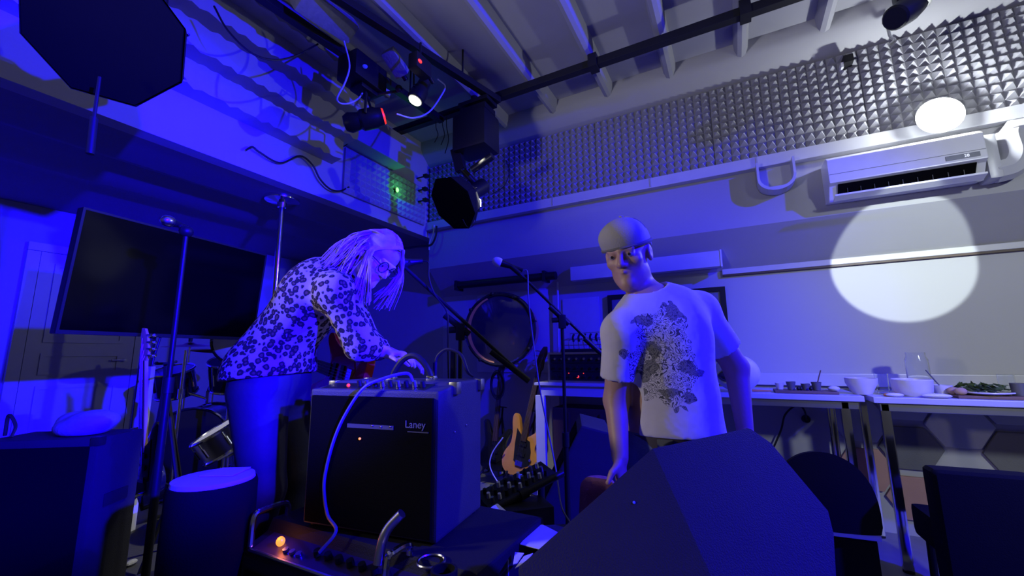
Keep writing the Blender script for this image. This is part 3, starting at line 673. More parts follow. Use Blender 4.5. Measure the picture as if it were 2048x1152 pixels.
ob('plate', MB().bb((-2.46, .98, 3.592), (-2.0, 1.18, 3.612)), 'black_metal', rr, smooth=False)
ob('plate_rib', MB().bb((-2.44, 1.06, 3.613), (-2.02, 1.10, 3.64)), 'black_metal', rr, smooth=False)
def rb(px0, py0, px1, py1, x, thick, name, label, m, cat):
    a = onX(px0, py0, x); b = onX(px1, py1, x); mid = (a + b) / 2
    o = th(name, mid, label, cat); return o, a, b
# grey ballast boxes
a = onX(596, -10, -2.25); b = onX(700, 62, -2.25)
o = th('ballast_box', (a + b) / 2, 'long grey ballast box strapped under the lighting rail', 'ballast')
ob('case', MB().bar(a, b, .10, .16, V((1, 0, .6))), 'grey_box', o, bevel=.015)
d = (b - a).normalized(); ob('end_plate', MB().bar(b, b + d * .012, .085, .14, V((1, 0, .6))), 'grey_box', o, smooth=False)
a = onX(775, 100, -2.12); b = onX(806, 150, -2.12)
o = th('ballast_box', (a + b) / 2, 'short grey ballast box between the rails beside the red light', 'ballast')
ob('case', MB().bar(a, b, .08, .11, V((1, 0, .3))), 'grey_box', o, bevel=.015)
ob('cable_gland', MB().cyl(b, b + (b - a).normalized() * .04, .02), 'black_plastic', o)
# dimmer pack (black mass) with blue light
p = onX(728, 100, -2.3)
o = th('dimmer_pack', p, 'black dimmer pack with a small blue light hanging between the rails', 'dimmer')
pz = V((p.x, p.y, 3.37)); ob('case', MB().box(pz, (.20, .30, .20)), 'black_metal', o, bevel=.02)
ob('lower_case', MB().box(pz + V((0, .02, -.118)), (.13, .16, .035)), 'black_metal', o, bevel=.015)
ob('blue_light', MB().ell(onX(730, 133, -2.19), (.02, .018, .012), n=10, m=6), 'led_blue', o)
for k in (-1, 1): ob('hanger_stud', MB().cyl(pz + V((-.05, .1 * k, .10)), pz + V((-.05, .1 * k, .121)), .012, n=8), 'black_metal', o)
# red-faced spotlight
le = onX(769, 232, -2.20); ba = onX(692, 247, -2.42); dr_ = (le - ba).normalized()
o = th('spotlight', ba.lerp(le, .5) + V((0, 0, .2)), 'black can spotlight with a glowing red lens', 'spotlight')
ob('can', MB().lathe([(.0, -.02), (.055, -.01), (.075, .03), (.062, .10), (.078, .12), (.078, .22), (.068, .24), (.065, (le - ba).length - .012)], ba, dr_, 22), 'black_metal', o)
ob('lens', MB().lathe([(.060, 0), (.055, .012), (.0, .018)], le - dr_ * .012, dr_, 22), 'lamp_red', o)
ym = ba.lerp(le, .55); sd = dr_.cross(Z).normalized()
tp = V((-2.36, ym.y, 3.50))
ob('yoke', MB().tube([ym + sd * .085, ym + sd * .09 + V((0, 0, .16)), ym - sd * .09 + V((0, 0, .16)), ym - sd * .085], .010, 6), 'black_metal', o)
ob('drop_arm', MB().cyl(ym + V((0, 0, .16)), V((ym.x, ym.y, 3.232)), .014, n=8), 'black_metal', o)
ob('side_arm', MB().cyl(ym + V((0, 0, .20)), ym + sd * -.02 + V((.20, .10, .24)), .010, n=8).ell(ym + V((.21, .10, .245)), .028, n=10, m=6), 'black_metal', o)
ob('safety_ring', MB().torus(ym + V((-.06, 0, .24)), (1, .3, 0), .04, .006, 14, 6), 'steel', o)
# white pin spot
le = onX(829, 203, -1.98); tp = le + V((.02, .0, .20))
o = th('pin_spot', tp, 'black pin spot with a bright warm lens under the rail', 'spotlight')
ax = (hp(460, 880, 2.5) - le).normalized()
ob('can', MB().lathe([(.0, -.20), (.045, -.19), (.05, -.12), (.062, -.10), (.066, -.01), (.058, 0)], le - ax * .012, ax, 20), 'black_metal', o)
ob('lens', MB().lathe([(.050, 0), (.045, .010), (0, .016)], le - ax * .010, ax, 20), 'lamp_warm', o)
ob('yoke', MB().tube([le - ax * .1 + V((0, .07, 0)), le - ax * .1 + V((.0, .075, .15)), le - ax * .1 + V((0, -.075, .15)), le - ax * .1 + V((0, -.07, 0))], .008, 6), 'black_metal', o)
ob('stem', MB().cyl(le - ax * .1 + V((0, 0, .15)), V((le - ax * .1).xy.to_3d() + V((0, 0, 3.54))), .010, n=8), 'black_metal', o)
lamp('pin_spot_light', 'SPOT', le + ax * .03, 260, (1, .98, .84), le + ax * .03 + ax, 26, .6, .03)
p = onX(843, 126, -1.80)
o = th('relay_box', p, 'small black relay box with a red light on the rail', 'relay box')
ob('case', MB().box(p + V((-.03, .02, 0)), (.08, .16, .12)), 'black_plastic', o, bevel=.01)
ob('red_light', MB().ell(p + V((.012, -.03, -.01)), (.010, .020, .014), n=10, m=6), 'led_red', o)
ob('hanger', MB().cyl(p + V((-.03, .02, .055)), V((p.x - .03, p.y + .02, max(p.z + .07, 3.535))), .008, n=8), 'black_metal', o)
ob('gland', MB().cyl(p + V((-.03, .1, -.01)), p + V((-.03, .17, -.04)), .015), 'black_plastic', o)
# corner stack: black moving light body with its octagonal softbox
q = onY(952, 275, 2.92)
o = th('studio_light', (q.x, 2.92, 3.58), 'black studio light with octagonal softbox hanging in the corner', 'studio light')
ob('ballast_body', MB().box(q + V((.0, .0, .02)), (.34, .26, .34)), 'black_metal', o, bevel=.03)
ob('heat_sink', MB().box(q + V((.03, -.02, .22)), (.26, .18, .05)).box(q + V((.03, -.02, .29)), (.30, .18, .035)), 'black_metal', o, smooth=False)
ob('clamp_arm', MB().cyl(q + V((-.02, 0, .19)), V((q.x - .02, q.y, 3.62)), .03, n=10), 'black_metal', o)
lamp('guitar_fill_light', 'SPOT', (-1.72, 2.72, 2.95), 190, (1, 1, .84), (-2.02, 3.72, .30), 27, .7, .03)  # added bare spot to light the guitars; no lamp hangs here
q2 = onY(930, 318, 2.86)
ob('bracket', MB().bar(q2 + V((-.10, 0, .12)), q2 + V((-.04, 0, -.1)), .05, .09), 'black_metal', o, smooth=False)
ob('side_rod', MB().cyl(onY(945, 340, 2.80), onY(985, 312, 2.80), .032, n=12), 'black_metal', o)
sc_ = onY(905, 408, 2.72); sa = V((-.25, -.72, -.58)).normalized()
def octabox(par, ctr, axis, R, depth, cloth='softbox_cloth', ribs=8, twist=.2, seam='cable_pale'):
    a, b, x = basis(axis); prof = [(R * .16, -depth), (R * .55, -depth * .86), (R * .86, -depth * .45), (R, 0)]
    vs = []; fs = []
    for r, h in prof:
        for i in range(ribs): t = 2 * PI * (i + twist) / ribs; vs.append(ctr + x * h + (a * math.cos(t) + b * math.sin(t)) * r)
    for j in range(3):
        for i in range(ribs): k = (i + 1) % ribs; fs.append((j * ribs + i, j * ribs + k, (j + 1) * ribs + k, (j + 1) * ribs + i))
    fs.append(tuple(range(ribs)))
    sh = ob('softbox_shell', MB().add(vs, fs), cloth, par, smooth=False)
    R9 = [ctr + x * .004 + (a * math.cos(2 * PI * (i + twist) / ribs) + b * math.sin(2 * PI * (i + twist) / ribs)) * R * .97 for i in range(ribs)]
    ob('front_cloth', MB().add(R9 + [p_ - x * .012 for p_ in R9], [tuple(range(ribs)), tuple(range(ribs, 2 * ribs))[::-1]] + [(i, (i + 1) % ribs, ribs + (i + 1) % ribs, ribs + i) for i in range(ribs)]), 'grille', par, smooth=False)
    for i in range(ribs):
        t = 2 * PI * (i + twist) / ribs; pts = [ctr + x * (h - .004) + (a * math.cos(t) + b * math.sin(t)) * (r + .006) for r, h in prof[:3]]
        ob('rib_rod', MB().tube(pts, .005, 5), seam if i % 3 == 0 else 'black_plastic', par)
    ob('speed_ring', MB().torus(ctr - x * depth, x, R * .2, .014, 16, 6), 'steel', par)
octabox(o, sc_, sa, .245, .23)
ob('lamp_head', MB().cyl(sc_ - sa * .22, sc_ - sa * .42, .07, n=16), 'black_metal', o)
ob('tilt_joint', MB().cyl(sc_ - sa * .36, q2 + V((-.04, 0, -.08)), .03, n=10), 'black_metal', o)
ob('hanging_wire', MB().tube([sc_ + V((.12, -.02, -.16)), sc_ + V((.17, -.02, -.235)), sc_ + V((.23, -.02, -.22)), sc_ + V((.25, 0, -.12))], .003, 5, 5), 'cable_black', o)
for k, (px, py) in enumerate(((852, 352), (850, 378), (851, 400))):
    p = onY(px, py, 3.55); ob('wall_clip', MB().box(p, (.05, .05, .035)).cyl(p, (BX - .0, p.y, p.z), .008, n=6), 'black_plastic', label='%s black cable clip left of the corner softbox' % ('top', 'middle', 'lowest')[k], cat='clip', group='cable clips in the corner')
# big octabox top left
oc = hp(212, 62, 1.50); oa = (LX * .28 - LY * .80 - Z * .50).normalized()
o = th('studio_softbox', (oc.x, oc.y, 3.4), 'large black octagonal softbox hanging at the upper left', 'softbox')
octabox(o, oc, oa, .285, .28, twist=.30, seam='cable_blue')
ob('lamp_head', MB().cyl(oc - oa * .29, oc - oa * .52, .075, n=16), 'black_metal', o)
jp = oc - oa * .45
ob('drop_pole', MB().cyl(jp, (jp.x, jp.y, ZC - .001), .018, n=10), 'black_metal', o)
e0 = hp(192, 200, 1.5); e1 = hp(180, 308, 1.5)
ob('handle_rod', MB().cyl(e0 + V((0, 0, .1)), e0.lerp(e1, .35), .006, n=8).cyl(e0.lerp(e1, .33), e1, .012, .013, 10), 'black_plastic', o)
# fixture at the top right
p = onY(1822, 18, 3.02)
o = th('track_spot', (p.x, 3.04, 3.60), 'black track spotlight on the long rail at the upper right', 'spotlight')
ob('head', MB().lathe([(.0, -.10), (.06, -.09), (.075, 0), (.07, .10), (.06, .11)], p + V((-.02, 0, .0)), V((-.6, -.4, -.5)), 18), 'black_metal', o)
ob('clamp', MB().box(p + V((.02, .02, .08)), (.16, .07, .12)), 'black_metal', o, bevel=.01)
ob('knob', MB().cyl(p + V((.09, 0, .06)), p + V((.17, 0, .08)), .02, n=10), 'black_plastic', o)
p = onY(1793, 62, 3.5); ob('ceiling_hook', MB().tube([(p.x, 3.62, 3.72), (p.x, 3.62, p.z + .06), (p.x + .015, 3.60, p.z), (p.x - .015, 3.60, p.z - .03)], .010, 7, 4), 'steel', label='small metal hook hanging from the cornice at the upper right', cat='hook')
# cables round the rig
def cable(pts, r, m, label, sm=6): return ob('cable', MB().tube(pts, r, 6, sm), m, label=label, cat='cable')
cable([onX(688, 82, -2.2), onX(699, 130, -2.2), onX(690, 165, -2.2), onX(674, 198, -2.25), onX(690, 208, -2.28), onX(718, 196, -2.3), onX(734, 165, -2.3)], .006, 'cable_pale', 'pale cable looping down from the long ballast box')
cable([onX(793, 228, -2.15), onX(826, 236, -2.1), onX(858, 224, -2.05), onX(882, 192, -2.0), onX(890, 172, -2.0), onX(875, 158, -2.0)], .007, 'cable_pale', 'pale cable curving right of the warm pin spot')
cable([onX(428, 12, -2.6), onX(455, 60, -2.58), onX(500, 104, -2.55), onX(545, 120, -2.52), onX(590, 112, -2.5), onX(636, 88, -2.47)], .006, 'cable_black', 'thin black cable sagging in front of the stepped bulkhead')
cable([onX(x, y, BX + .035) for x, y in ((492, 300), (505, 294), (520, 305), (560, 326), (600, 312), (625, 330), (640, 358), (660, 378), (680, 382), (698, 374))], .008, 'cable_black', 'black cable wandering along the blue bulkhead edge')
cable([onX(x, y, BX + .06) for x, y in ((680, 250), (681, 285), (690, 292), (712, 270), (745, 268), (760, 290))], .005, 'cable_black', 'thin black lead dropping from the red spotlight')
cable([onY(x, y, 3.70) for x, y in ((873, 452), (872, 470), (864, 488), (852, 492))] + [onY(830, 494, 3.78), onY(800, 498, 3.85)], .012, 'cable_black', 'thick black cable bundle bending under the bulkhead corner')
cable([onY(x, y, 3.72) for x, y in ((868, 450), (866, 468), (859, 486), (858, 500))], .008, 'cable_pale', 'pale cable next to the black bundle in the corner')
cable([onY(x, y, 3.735) for x, y in ((1012, 320), (1018, 345), (1008, 372), (985, 388))], .004, 'cable_black', 'fine wire loop hanging right of the corner softbox')
for k, (xx, yy, l) in enumerate(((885, 250, 40), (893, 252, 55), (872, 255, 30))):
    cable([V((onY(xx, yy, 3.04).x, 3.04, 3.62)), onY(xx, yy, 3.0), onY(xx + 4, yy + l * .5, 3.0), onY(xx - 3, yy + l, 3.0)], .004, 'cable_black', ('short black lead dangling at the rail crossing', 'longest black lead dangling at the rail crossing', 'leftmost black lead dangling at the rail crossing')[k], 4)
# green laser pointer lamp on the bulkhead
p = onX(790, 381, BX + .04)
o = th('laser_lamp', (BX, p.y, p.z), 'tiny glowing green laser lamp on the bulkhead near the corner', 'laser')
ob('housing', MB().cyl((BX, p.y, p.z), (BX + .07, p.y, p.z), .02, n=12), 'black_plastic', o)
ob('lens', MB().ell((BX + .072, p.y, p.z), (.012, .020, .026), n=12, m=8), 'lamp_green', o)
lamp('laser_glow', 'POINT', (BX + .13, p.y, p.z), .55, (.08, 1, .25), radius=.02)

# ================================================================== LEFT: SCREEN, DRUMS, CABINETS
SZ = .34
bl = V((-3.10, .80, 1.42)); br = V((-3.30, 1.93, 1.42))
tv = th('television', (-3.25, 1.4, SZ), 'large black television on a floor stand under the bulkhead', 'television')
ex = (br - bl).normalized(); nrm = V((ex.y, -ex.x, 0)); 
if nrm.x < 0: nrm = -nrm
Wd = (br - bl).length; Ht = .68; lean = (Z * 1 + nrm * .10).normalized()
def tvp(u, v, d=0): return bl + ex * u + lean * v + nrm * d
def tvbox(u0, u1, v0, v1, d0, d1):
    return MB().add([tvp(u, v, d) for d in (d0, d1) for u, v in ((u0, v0), (u1, v0), (u1, v1), (u0, v1))], [(0, 1, 2, 3), (7, 6, 5, 4), (0, 4, 5, 1), (1, 5, 6, 2), (2, 6, 7, 3), (3, 7, 4, 0)])
ob('casing', tvbox(0, Wd, 0, Ht, -.05, -.003), 'black_plastic', tv, smooth=False, bevel=.006)
ob('screen', tvbox(.012, Wd - .012, .02, Ht - .012, -.003, .001), 'screen', tv, smooth=False)
bz_ = MB()
for r in ((0, Wd, 0, .02), (0, Wd, Ht - .012, Ht), (0, .012, .02, Ht - .012), (Wd - .012, Wd, .02, Ht - .012)):
    q = tvbox(*r, -.003, .004); bz_.add(q.v, q.f)
ob('bezel', bz_, 'black_plastic', tv, smooth=False)
pc_ = tvp(Wd * .42, .1, -.09)
ob('stand_pole', MB().cyl((pc_.x, pc_.y, SZ + .02), (pc_.x, pc_.y, 1.75), .035, n=14), 'black_metal', tv)
ob('mount_plate', tvbox(Wd * .3, Wd * .55, .12, .5, -.085, -.05), 'black_metal', tv, smooth=False)
ob('stand_base', MB().box((pc_.x - .02, pc_.y, SZ + .012), (.30, .40, .022)), 'black_metal', tv, bevel=.008)
ob('cable_drop', MB().tube([tvp(Wd * .45, .02, -.03), (pc_.x + .02, pc_.y + .02, 1.2), (pc_.x + .045, pc_.y, .8), (pc_.x + .05, pc_.y - .1, SZ + .04)], .006, 6, 5), 'cable_black', tv)

# chrome pole with ceiling flange
q = onZ(565, 397, 2.69)
po_ = th('chrome_pole', (q.x, q.y, SZ), 'slim chrome pole with a round ceiling flange', 'pole')
zt = 2.695
ob('pole', MB().cyl((q.x, q.y, SZ + .012), (q.x, q.y, zt - .03), .024, n=18), 'chrome', po_)
ob('ceiling_flange', MB().lathe([(.035, -.09), (.04, -.05), (.14, -.03), (.145, -.005), (.145, 0)], (q.x, q.y, zt), Z, 28), 'chrome', po_)
ob('floor_flange', MB().lathe([(.12, 0), (.12, .008), (.03, .02)], (q.x, q.y, SZ + .001), Z, 24), 'chrome', po_)

# microphone stand before the television
def mic(par, tip, tail, m='black_metal', head='steel'):
    d = (V(tip) - V(tail)).normalized(); L = (V(tip) - V(tail)).length
    ob('microphone_body', MB().lathe([(.0, 0), (.011, .002), (.012, L * .3), (.020, L * .68), (.021, L * .70)], tail, d, 16), m, par)
    ob('microphone_grille', MB().lathe([(.021, 0), (.026, .006), (.027, .022), (.024, .038), (.014, .050), (0, .054)], V(tail) + d * (L * .70), d, 16), head, par)
D_ = 1.93
p1 = hp(372, 468, D_); g = V((p1.x, p1.y, SZ))
ms = th('microphone_stand', g, 'tall straight microphone stand in front of the television', 'microphone stand')
ob('upright', MB().cyl((g.x, g.y, SZ + .02), p1, .011, n=10), 'black_metal', ms)
ob('lower_tube', MB().cyl((g.x, g.y, SZ + .02), (g.x, g.y, 1.15), .016, n=10), 'black_metal', ms)
ob('clutch', MB().cyl((g.x, g.y, 1.13), (g.x, g.y, 1.20), .022, n=12), 'black_plastic', ms)
ob('round_base', MB().lathe([(.095, 0), (.095, .012), (.07, .025), (.02, .035)], (g.x, g.y, SZ + .001), Z, 24), 'black_metal', ms)
ob('top_cap', MB().ell(p1 + V((0, 0, .012)), (.030, .030, .028), n=14, m=8), 'black_plastic', ms)
t0 = hp(338, 438, D_ - .05); t1 = hp(372, 458, D_ + .02)
ob('clip', MB().cyl(p1, t1.lerp(t0, .3), .014, n=10), 'black_plastic', ms)
mic(ms, hp(330, 440, D_ - .06), hp(378, 456, D_ + .05))

# guitars ------------------------------------------------------------------
def guitar(name, base, top, right, nm, body_mat, label, cat='guitar', bass=True, scale=1.0, neck='maple', guard='black_plastic', stand=True):
    """solid-body guitar: base = bottom of body, top = end of headstock, right = body plane axis"""
    base = V(base); top = V(top); up = (top - base).normalized(); L = (top - base).length
    rt = V(right); rt = (rt - up * rt.dot(up)).normalized(); n = rt.cross(up).normalized()
    if n.dot(V(nm)) < 0: n = -n
    s = L / 1.12
    g = th(name, base, label, cat)
    P = [(0, 0), (.10, .005), (.165, .05), (.185, .12), (.165, .19), (.125, .235), (.12, .28), (.145, .34), (.175, .385), (.165, .425), (.13, .42), (.09, .38), (.05, .345), (.03, .335),
         (-.03, .335), (-.05, .36), (-.075, .42), (-.10, .475), (-.135, .50), (-.16, .475), (-.155, .42), (-.135, .35), (-.125, .28), (-.135, .23), (-.17, .17), (-.18, .10), (-.15, .035), (-.08, .004)]
    pts = [(a * s, b * s) for a, b in P]
    pts = [(p.x, p.y) for p in cr([V((a, b, 0)) for a, b in pts + [pts[0]]], 3)][:-1]
    bo = ob('body', MB().prism(pts, base, rt, up, n * .042 * s), body_mat, g, bevel=.006)
    ob('pickguard', MB().prism([(x * s, y * s) for x, y in ((-.06, .12), (.03, .08), (.10, .12), (.09, .22), (.06, .30), (-.03, .33), (-.09, .38), (-.08, .25))], base + n * .0425 * s, rt, up, n * .003), guard, g, smooth=False)
    for y in (.17, .25): ob('pickup', MB().prism([(-.04 * s, y * s), (.04 * s, y * s), (.04 * s, (y + .03) * s), (-.04 * s, (y + .03) * s)], base + n * .045 * s, rt, up, n * .008), 'black_plastic', g, smooth=False)
    ob('bridge', MB().prism([(-.035 * s, .09 * s), (.035 * s, .09 * s), (.035 * s, .13 * s), (-.035 * s, .13 * s)], base + n * .043 * s, rt, up, n * .012), 'chrome', g, smooth=False)
    for k in range(3): c = base + rt * (.10 + .012 * k) * s + up * (.16 - .045 * k) * s + n * .043 * s; ob('control_knob', MB().cyl(c, c + n * .015, .011 * s, n=10), 'chrome', g)
    ob('neck', MB().prism([(-.028 * s, .30 * s), (.028 * s, .30 * s), (.021 * s, .90 * s), (-.021 * s, .90 * s)], base + n * .030 * s, rt, up, n * .022 * s), neck, g, bevel=.004)
    ob('fretboard', MB().prism([(-.029 * s, .29 * s), (.029 * s, .29 * s), (.021 * s, .90 * s), (-.021 * s, .90 * s)], base + n * .052 * s, rt, up, n * .006 * s), 'rosewood', g, smooth=False)
    hd = [(-.022, .895), (.022, .895), (.035, .92), (.032, 1.0), (.045, 1.06), (.03, 1.12), (-.005, 1.115), (-.03, 1.06), (-.045, .96)]
    hs = ob('headstock', MB().prism([(a * s, b * s) for a, b in hd], base + n * .030 * s, rt, up, n * .016 * s), neck, g, bevel=.003)
    for k in range(4): c = base + rt * (-.05 * s) + up * (.935 + .045 * k) * s + n * .038 * s; ob('tuning_peg', MB().cyl(c + rt * .02, c - rt * .02, .007, n=8).ell(c - rt * .03, (.014, .014, .010), n=8, m=5), 'chrome', hs)
    for k in range(4):
        x = (-.015 + .01 * k) * s; ob('string', MB().tube([base + rt * x * 1.3 + up * .11 * s + n * .062 * s, base + rt * x + up * .90 * s + n * .062 * s, base + rt * x + up * (.93 + .04 * k) * s + n * .05 * s], .0010, 4), 'steel', g)
    return g, up, rt, n, s
def guitar_stand(base, rt, n, up, zf, label):
    base = V(base); t = th('guitar_stand', (base.x, base.y, zf), label, 'stand')
    bk = -n * .10
    top = base + up * .52 + bk * .6
    for sx in (-1, 1):
        ft = V((base.x, base.y, zf + .012)) + rt * (.17 * sx) + n * .10; ob('leg', MB().tube([top, base + rt * (.12 * sx) + up * .05 + bk * .5, ft], .010, 7), 'black_metal', t)
        cr_ = base + rt * (.09 * sx) - up * .018; ob('cradle_arm', MB().tube([base + rt * (.11 * sx) + up * .06 + bk * .5, cr_ + bk * .3 - Z * .01, cr_ + n * .075 - Z * .01, cr_ + n * .085 + up * .05], .010, 7), 'black_metal', t)
    ob('rear_leg', MB().tube([top, V((base.x, base.y, zf + .012)) - n * .2], .010, 7), 'black_metal', t)
    ob('neck_yoke', MB().torus(top + up * .1, up, .04, .007, 14, 6, .2, PI + .8), 'black_metal', t)
    ob('mast', MB().cyl(top, top + up * .1, .010, n=8), 'black_metal', t)
    return t
# dark bass in front of the television
tp = hp(305, 655, 2.05); bs = hp(300, 985, 2.15)
g, up, rt, n, s = guitar('bass_guitar', bs, tp, LX * -.85 + LY * .35, -LY, 'drum_black', 'dark bass guitar with pale headstock standing before the television', neck='maple')
guitar_stand(bs, rt, n, up, SZ, 'black stand under the dark bass guitar before the television')
# two guitars at the right-hand wall
bs = V((-2.26, 3.86, .13)); tp = V((-2.22, 3.99, 1.22))
g, up, rt, n, s = guitar('electric_guitar', bs, tp, (1, 0, 0), (0, -1, 0), 'drum_black', 'black electric guitar on a stand under the round drum', neck='rosewood', guard='black_plastic')
guitar_stand(bs, rt, n, up, 0, 'black stand under the black electric guitar')
bs = V((-1.915, 3.72, .14)); tp = V((-1.705, 3.97, 1.36))
g, up, rt, n, s = guitar('bass_guitar', bs, tp, (1, -.1, 0), (0, -1, 0), 'amber', 'amber bass guitar with dark neck beside the side table leg', neck='rosewood', guard='black_plastic')
guitar_stand(bs, rt, n, up, 0, 'black stand under the amber bass guitar')
c = V((-2.22, 3.97, 1.08)); cb = MB()
for k in range(5):
    r = .085 + .012 * (k % 3); pts = [c + V((r * .8 * math.sin(t) + .01 * (k - 2), -.09 - .012 * k, -.10 + r * 1.35 * math.cos(t))) for t in np.linspace(0, 2 * PI, 25)]
    cb.tube(pts, .0045, 5)
setp(ob('cable_coil', cb, 'cable_black', label='coiled black cable hung over the black guitar headstock', cat='cable', kind='stuff'))
cable([V((-2.05, 3.66, .5)), V((-2.16, 3.64, .35)), V((-2.17, 3.62, .22)), V((-2.05, 3.60, .08)), V((-1.9, 3.55, .012)), V((-1.7, 3.48, .012))], .006, 'cable_pale', 'pale guitar lead looping from the amber bass to the floor')
# sideboard-like cabinet beneath the side table and black wedge behind the man
o = th('equipment_case', (-1.2, 3.85, 0), 'dark equipment case stowed under the side table', 'case')
ob('case_body', MB().bb((-1.55, 3.72, .0), (-.95, 4.05, .80)), 'rosewood', o, smooth=False, bevel=.006)
for x in (-1.4, -1.25, -1.1): ob('plank_batten', MB().bb((x, 3.705, .04), (x + .02, 3.722, .76)), 'rosewood', o, smooth=False)
def hull(pts):
    bm = bmesh.new(); [bm.verts.new(p) for p in pts]; r = bmesh.ops.convex_hull(bm, input=bm.verts); 
    bmesh.ops.delete(bm, geom=[x for x in r['geom_interior'] if isinstance(x, bmesh.types.BMVert)], context='VERTS')
    bmesh.ops.dissolve_limit(bm, angle_limit=.02, verts=bm.verts, edges=bm.edges)
    bm.verts.index_update(); m = MB().add([v.co.copy() for v in bm.verts], [tuple(v.index for v in f.verts) for f in bm.faces]); bm.free(); return m
wd = hp(1170, 900, 2.6); wd.z = 0
M = Matrix.Translation((wd.x, wd.y, 0)) @ Matrix.Rotation(.35, 4, 'Z')
o = th('floor_monitor', (wd.x, wd.y, 0), 'black angled stage monitor on the floor behind the man', 'speaker')
sec = [(-.22, .0), (.24, 0), (.30, .30), (.14, .86), (-.02, .90), (-.26, .45)]
ob('cabinet', MB(M).prism(sec, (0, -.24, 0), (1, 0, 0), (0, 0, 1), (0, .48, 0)), 'vinyl', o, smooth=False, bevel=.012)
ob('grille', MB(M).add([(-.235, -.20, .47), (-.235, .20, .47), (-.035, .20, .85), (-.035, -.20, .85), (-.25, -.20, .475), (-.25, .20, .475), (-.05, .20, .855), (-.05, -.20, .855)], [(0, 1, 2, 3), (7, 6, 5, 4), (0, 4, 5, 1), (1, 5, 6, 2), (2, 6, 7, 3), (3, 7, 4, 0)]), 'grille', o, smooth=False)
ob('corner', MB(M).box((.29, -.235, .30), (.03, .03, .05)), 'black_plastic', o, bevel=.006)
ob('power_light', MB().ell(hp(1131, 940, 2.3), .006, n=8, m=6), 'led_red', o)
# drum kit in the alcove -----------------------------------------------------
def drum(name, c, ax, r, dpt, m, label, top='white_skin_drum', lugs=8, group='drum kit in the alcove'):
    c = V(c); o = th(name, c, label, 'drum', group); a, b, x = basis(ax)
    ob('shell', MB().lathe([(r, -dpt / 2), (r, dpt / 2)], c, x, 28), m, o)
    ob('head', MB().lathe([(r * 1.005, 0), (r * .98, .006), (0, .007)], c + x * dpt / 2, x, 28), top, o)
    ob('hoop', MB().torus(c + x * (dpt / 2 + .004), x, r * 1.03, .010, 28, 6), 'chrome', o)
    ob('lower_hoop', MB().torus(c - x * (dpt / 2 - .004), x, r * 1.03, .010, 28, 6), 'chrome', o)
    for k in range(lugs):
        t = 2 * PI * k / lugs; d = a * math.cos(t) + b * math.sin(t)
        l = ob('lug', MB().cyl(c + d * (r + .004) - x * dpt * .2, c + d * (r + .004) + x * dpt * .2, .009, n=8), 'chrome', o)
        ob('tension_rod', MB().cyl(c + d * (r * 1.045) + x * dpt * .2, c + d * (r * 1.045) + x * dpt * .52, .004, n=6), 'chrome', l)
    return o
kd = hp(412, 815, 3.5)
bd = drum('kick_drum', (kd.x, kd.y, SZ + .285), (LX * .25 - LY), .275, .40, 'smoke_acrylic', 'smoke-coloured kick drum on the stage behind the dark bass', 'drum_gloss', 8)
for sx in (-1, 1):
    q0 = V((kd.x, kd.y, SZ + .2)) + LX * .25 * sx; ob('spur', MB().cyl(q0, V((q0.x + .1 * sx * LX.x, q0.y, SZ + .004)) - LY * .15 + LX * .06 * sx, .008, n=8), 'chrome', bd)
def tom(px, py, D, r, dp_, tilt, label):
    c = hp(px, py, D); o = drum('tom_drum', c, (Z + tilt), r, dp_, 'drum_black', label, 'drum_gloss', 6)
    return o, c
o, c1 = tom(350, 764, 3.5, .14, .20, -LY * .35, 'left black rack tom with chrome lugs over the kick drum')
o2, c2 = tom(462, 748, 3.5, .15, .22, -LY * .35 + LX * .1, 'right black rack tom with chrome lugs over the kick drum')
for par, c in ((o, c1), (o2, c2)): ob('mounting_post', MB().tube([c - Z * .05, V((kd.x, kd.y, c.z - .14)), V((kd.x, kd.y, SZ + .580))], .012, 8), 'chrome', par)
c = hp(505, 905, 2.6)
sd_ = hp(458, 872, 2.6)
o = drum('snare_drum', sd_, Z + LX * -.55 - LY * .35, .165, .13, 'steel', 'bright snare drum tilted towards the kick drum', 'white_skin_drum', 8)
for k in range(3):
    t = 2 * PI * k / 3 + .4; f = V((sd_.x + .2 * math.cos(t), sd_.y + .2 * math.sin(t), SZ + .005)); ob('stand_leg', MB().tube([V((sd_.x, sd_.y, SZ + .28)), f], .008, 7), 'chrome', o)
ob('stand_post', MB().cyl((sd_.x, sd_.y, SZ + .05), (sd_.x, sd_.y, sd_.z - .07), .012, n=10), 'chrome', o)
for k in range(3):
    t = 2 * PI * k / 3; ob('basket_arm', MB().tube([V((sd_.x, sd_.y, sd_.z - .12)), V((sd_.x + .14 * math.cos(t), sd_.y + .14 * math.sin(t), sd_.z - .07))], .007, 6), 'chrome', o)
def cymbal(px, py, D, r, label, tilt):
    c = hp(px, py, D); o = th('cymbal_stand', (c.x, c.y, SZ), label, 'cymbal', 'drum kit in the alcove')
    ob('cymbal', MB().lathe([(r, -.012), (r * .98, -.010), (.05, .008), (.035, .022), (.008, .026)], c, Z + tilt, 36), 'brass', o)
    ob('post', MB().cyl((c.x, c.y, SZ + .2), c + V((0, 0, .06)), .010, n=10), 'chrome', o)
    ob('felt_nut', MB().cyl(c + V((0, 0, .03)), c + V((0, 0, .07)), .016, n=10), 'black_plastic', o)
    for k in range(3):
        t = 2 * PI * k / 3 + .7; ob('leg', MB().tube([V((c.x, c.y, SZ + .42)), V((c.x + .17 * math.cos(t), c.y + .17 * math.sin(t), SZ + .006))], .009, 7), 'chrome', o)
    return o
cymbal(380, 690, 4.0, .22, 'cymbal on a chrome stand just below the television corner', -LY * .06)
cymbal(434, 700, 4.25, .24, 'cymbal on a chrome stand over the right rack tom', LX * .1 - LY * .05)
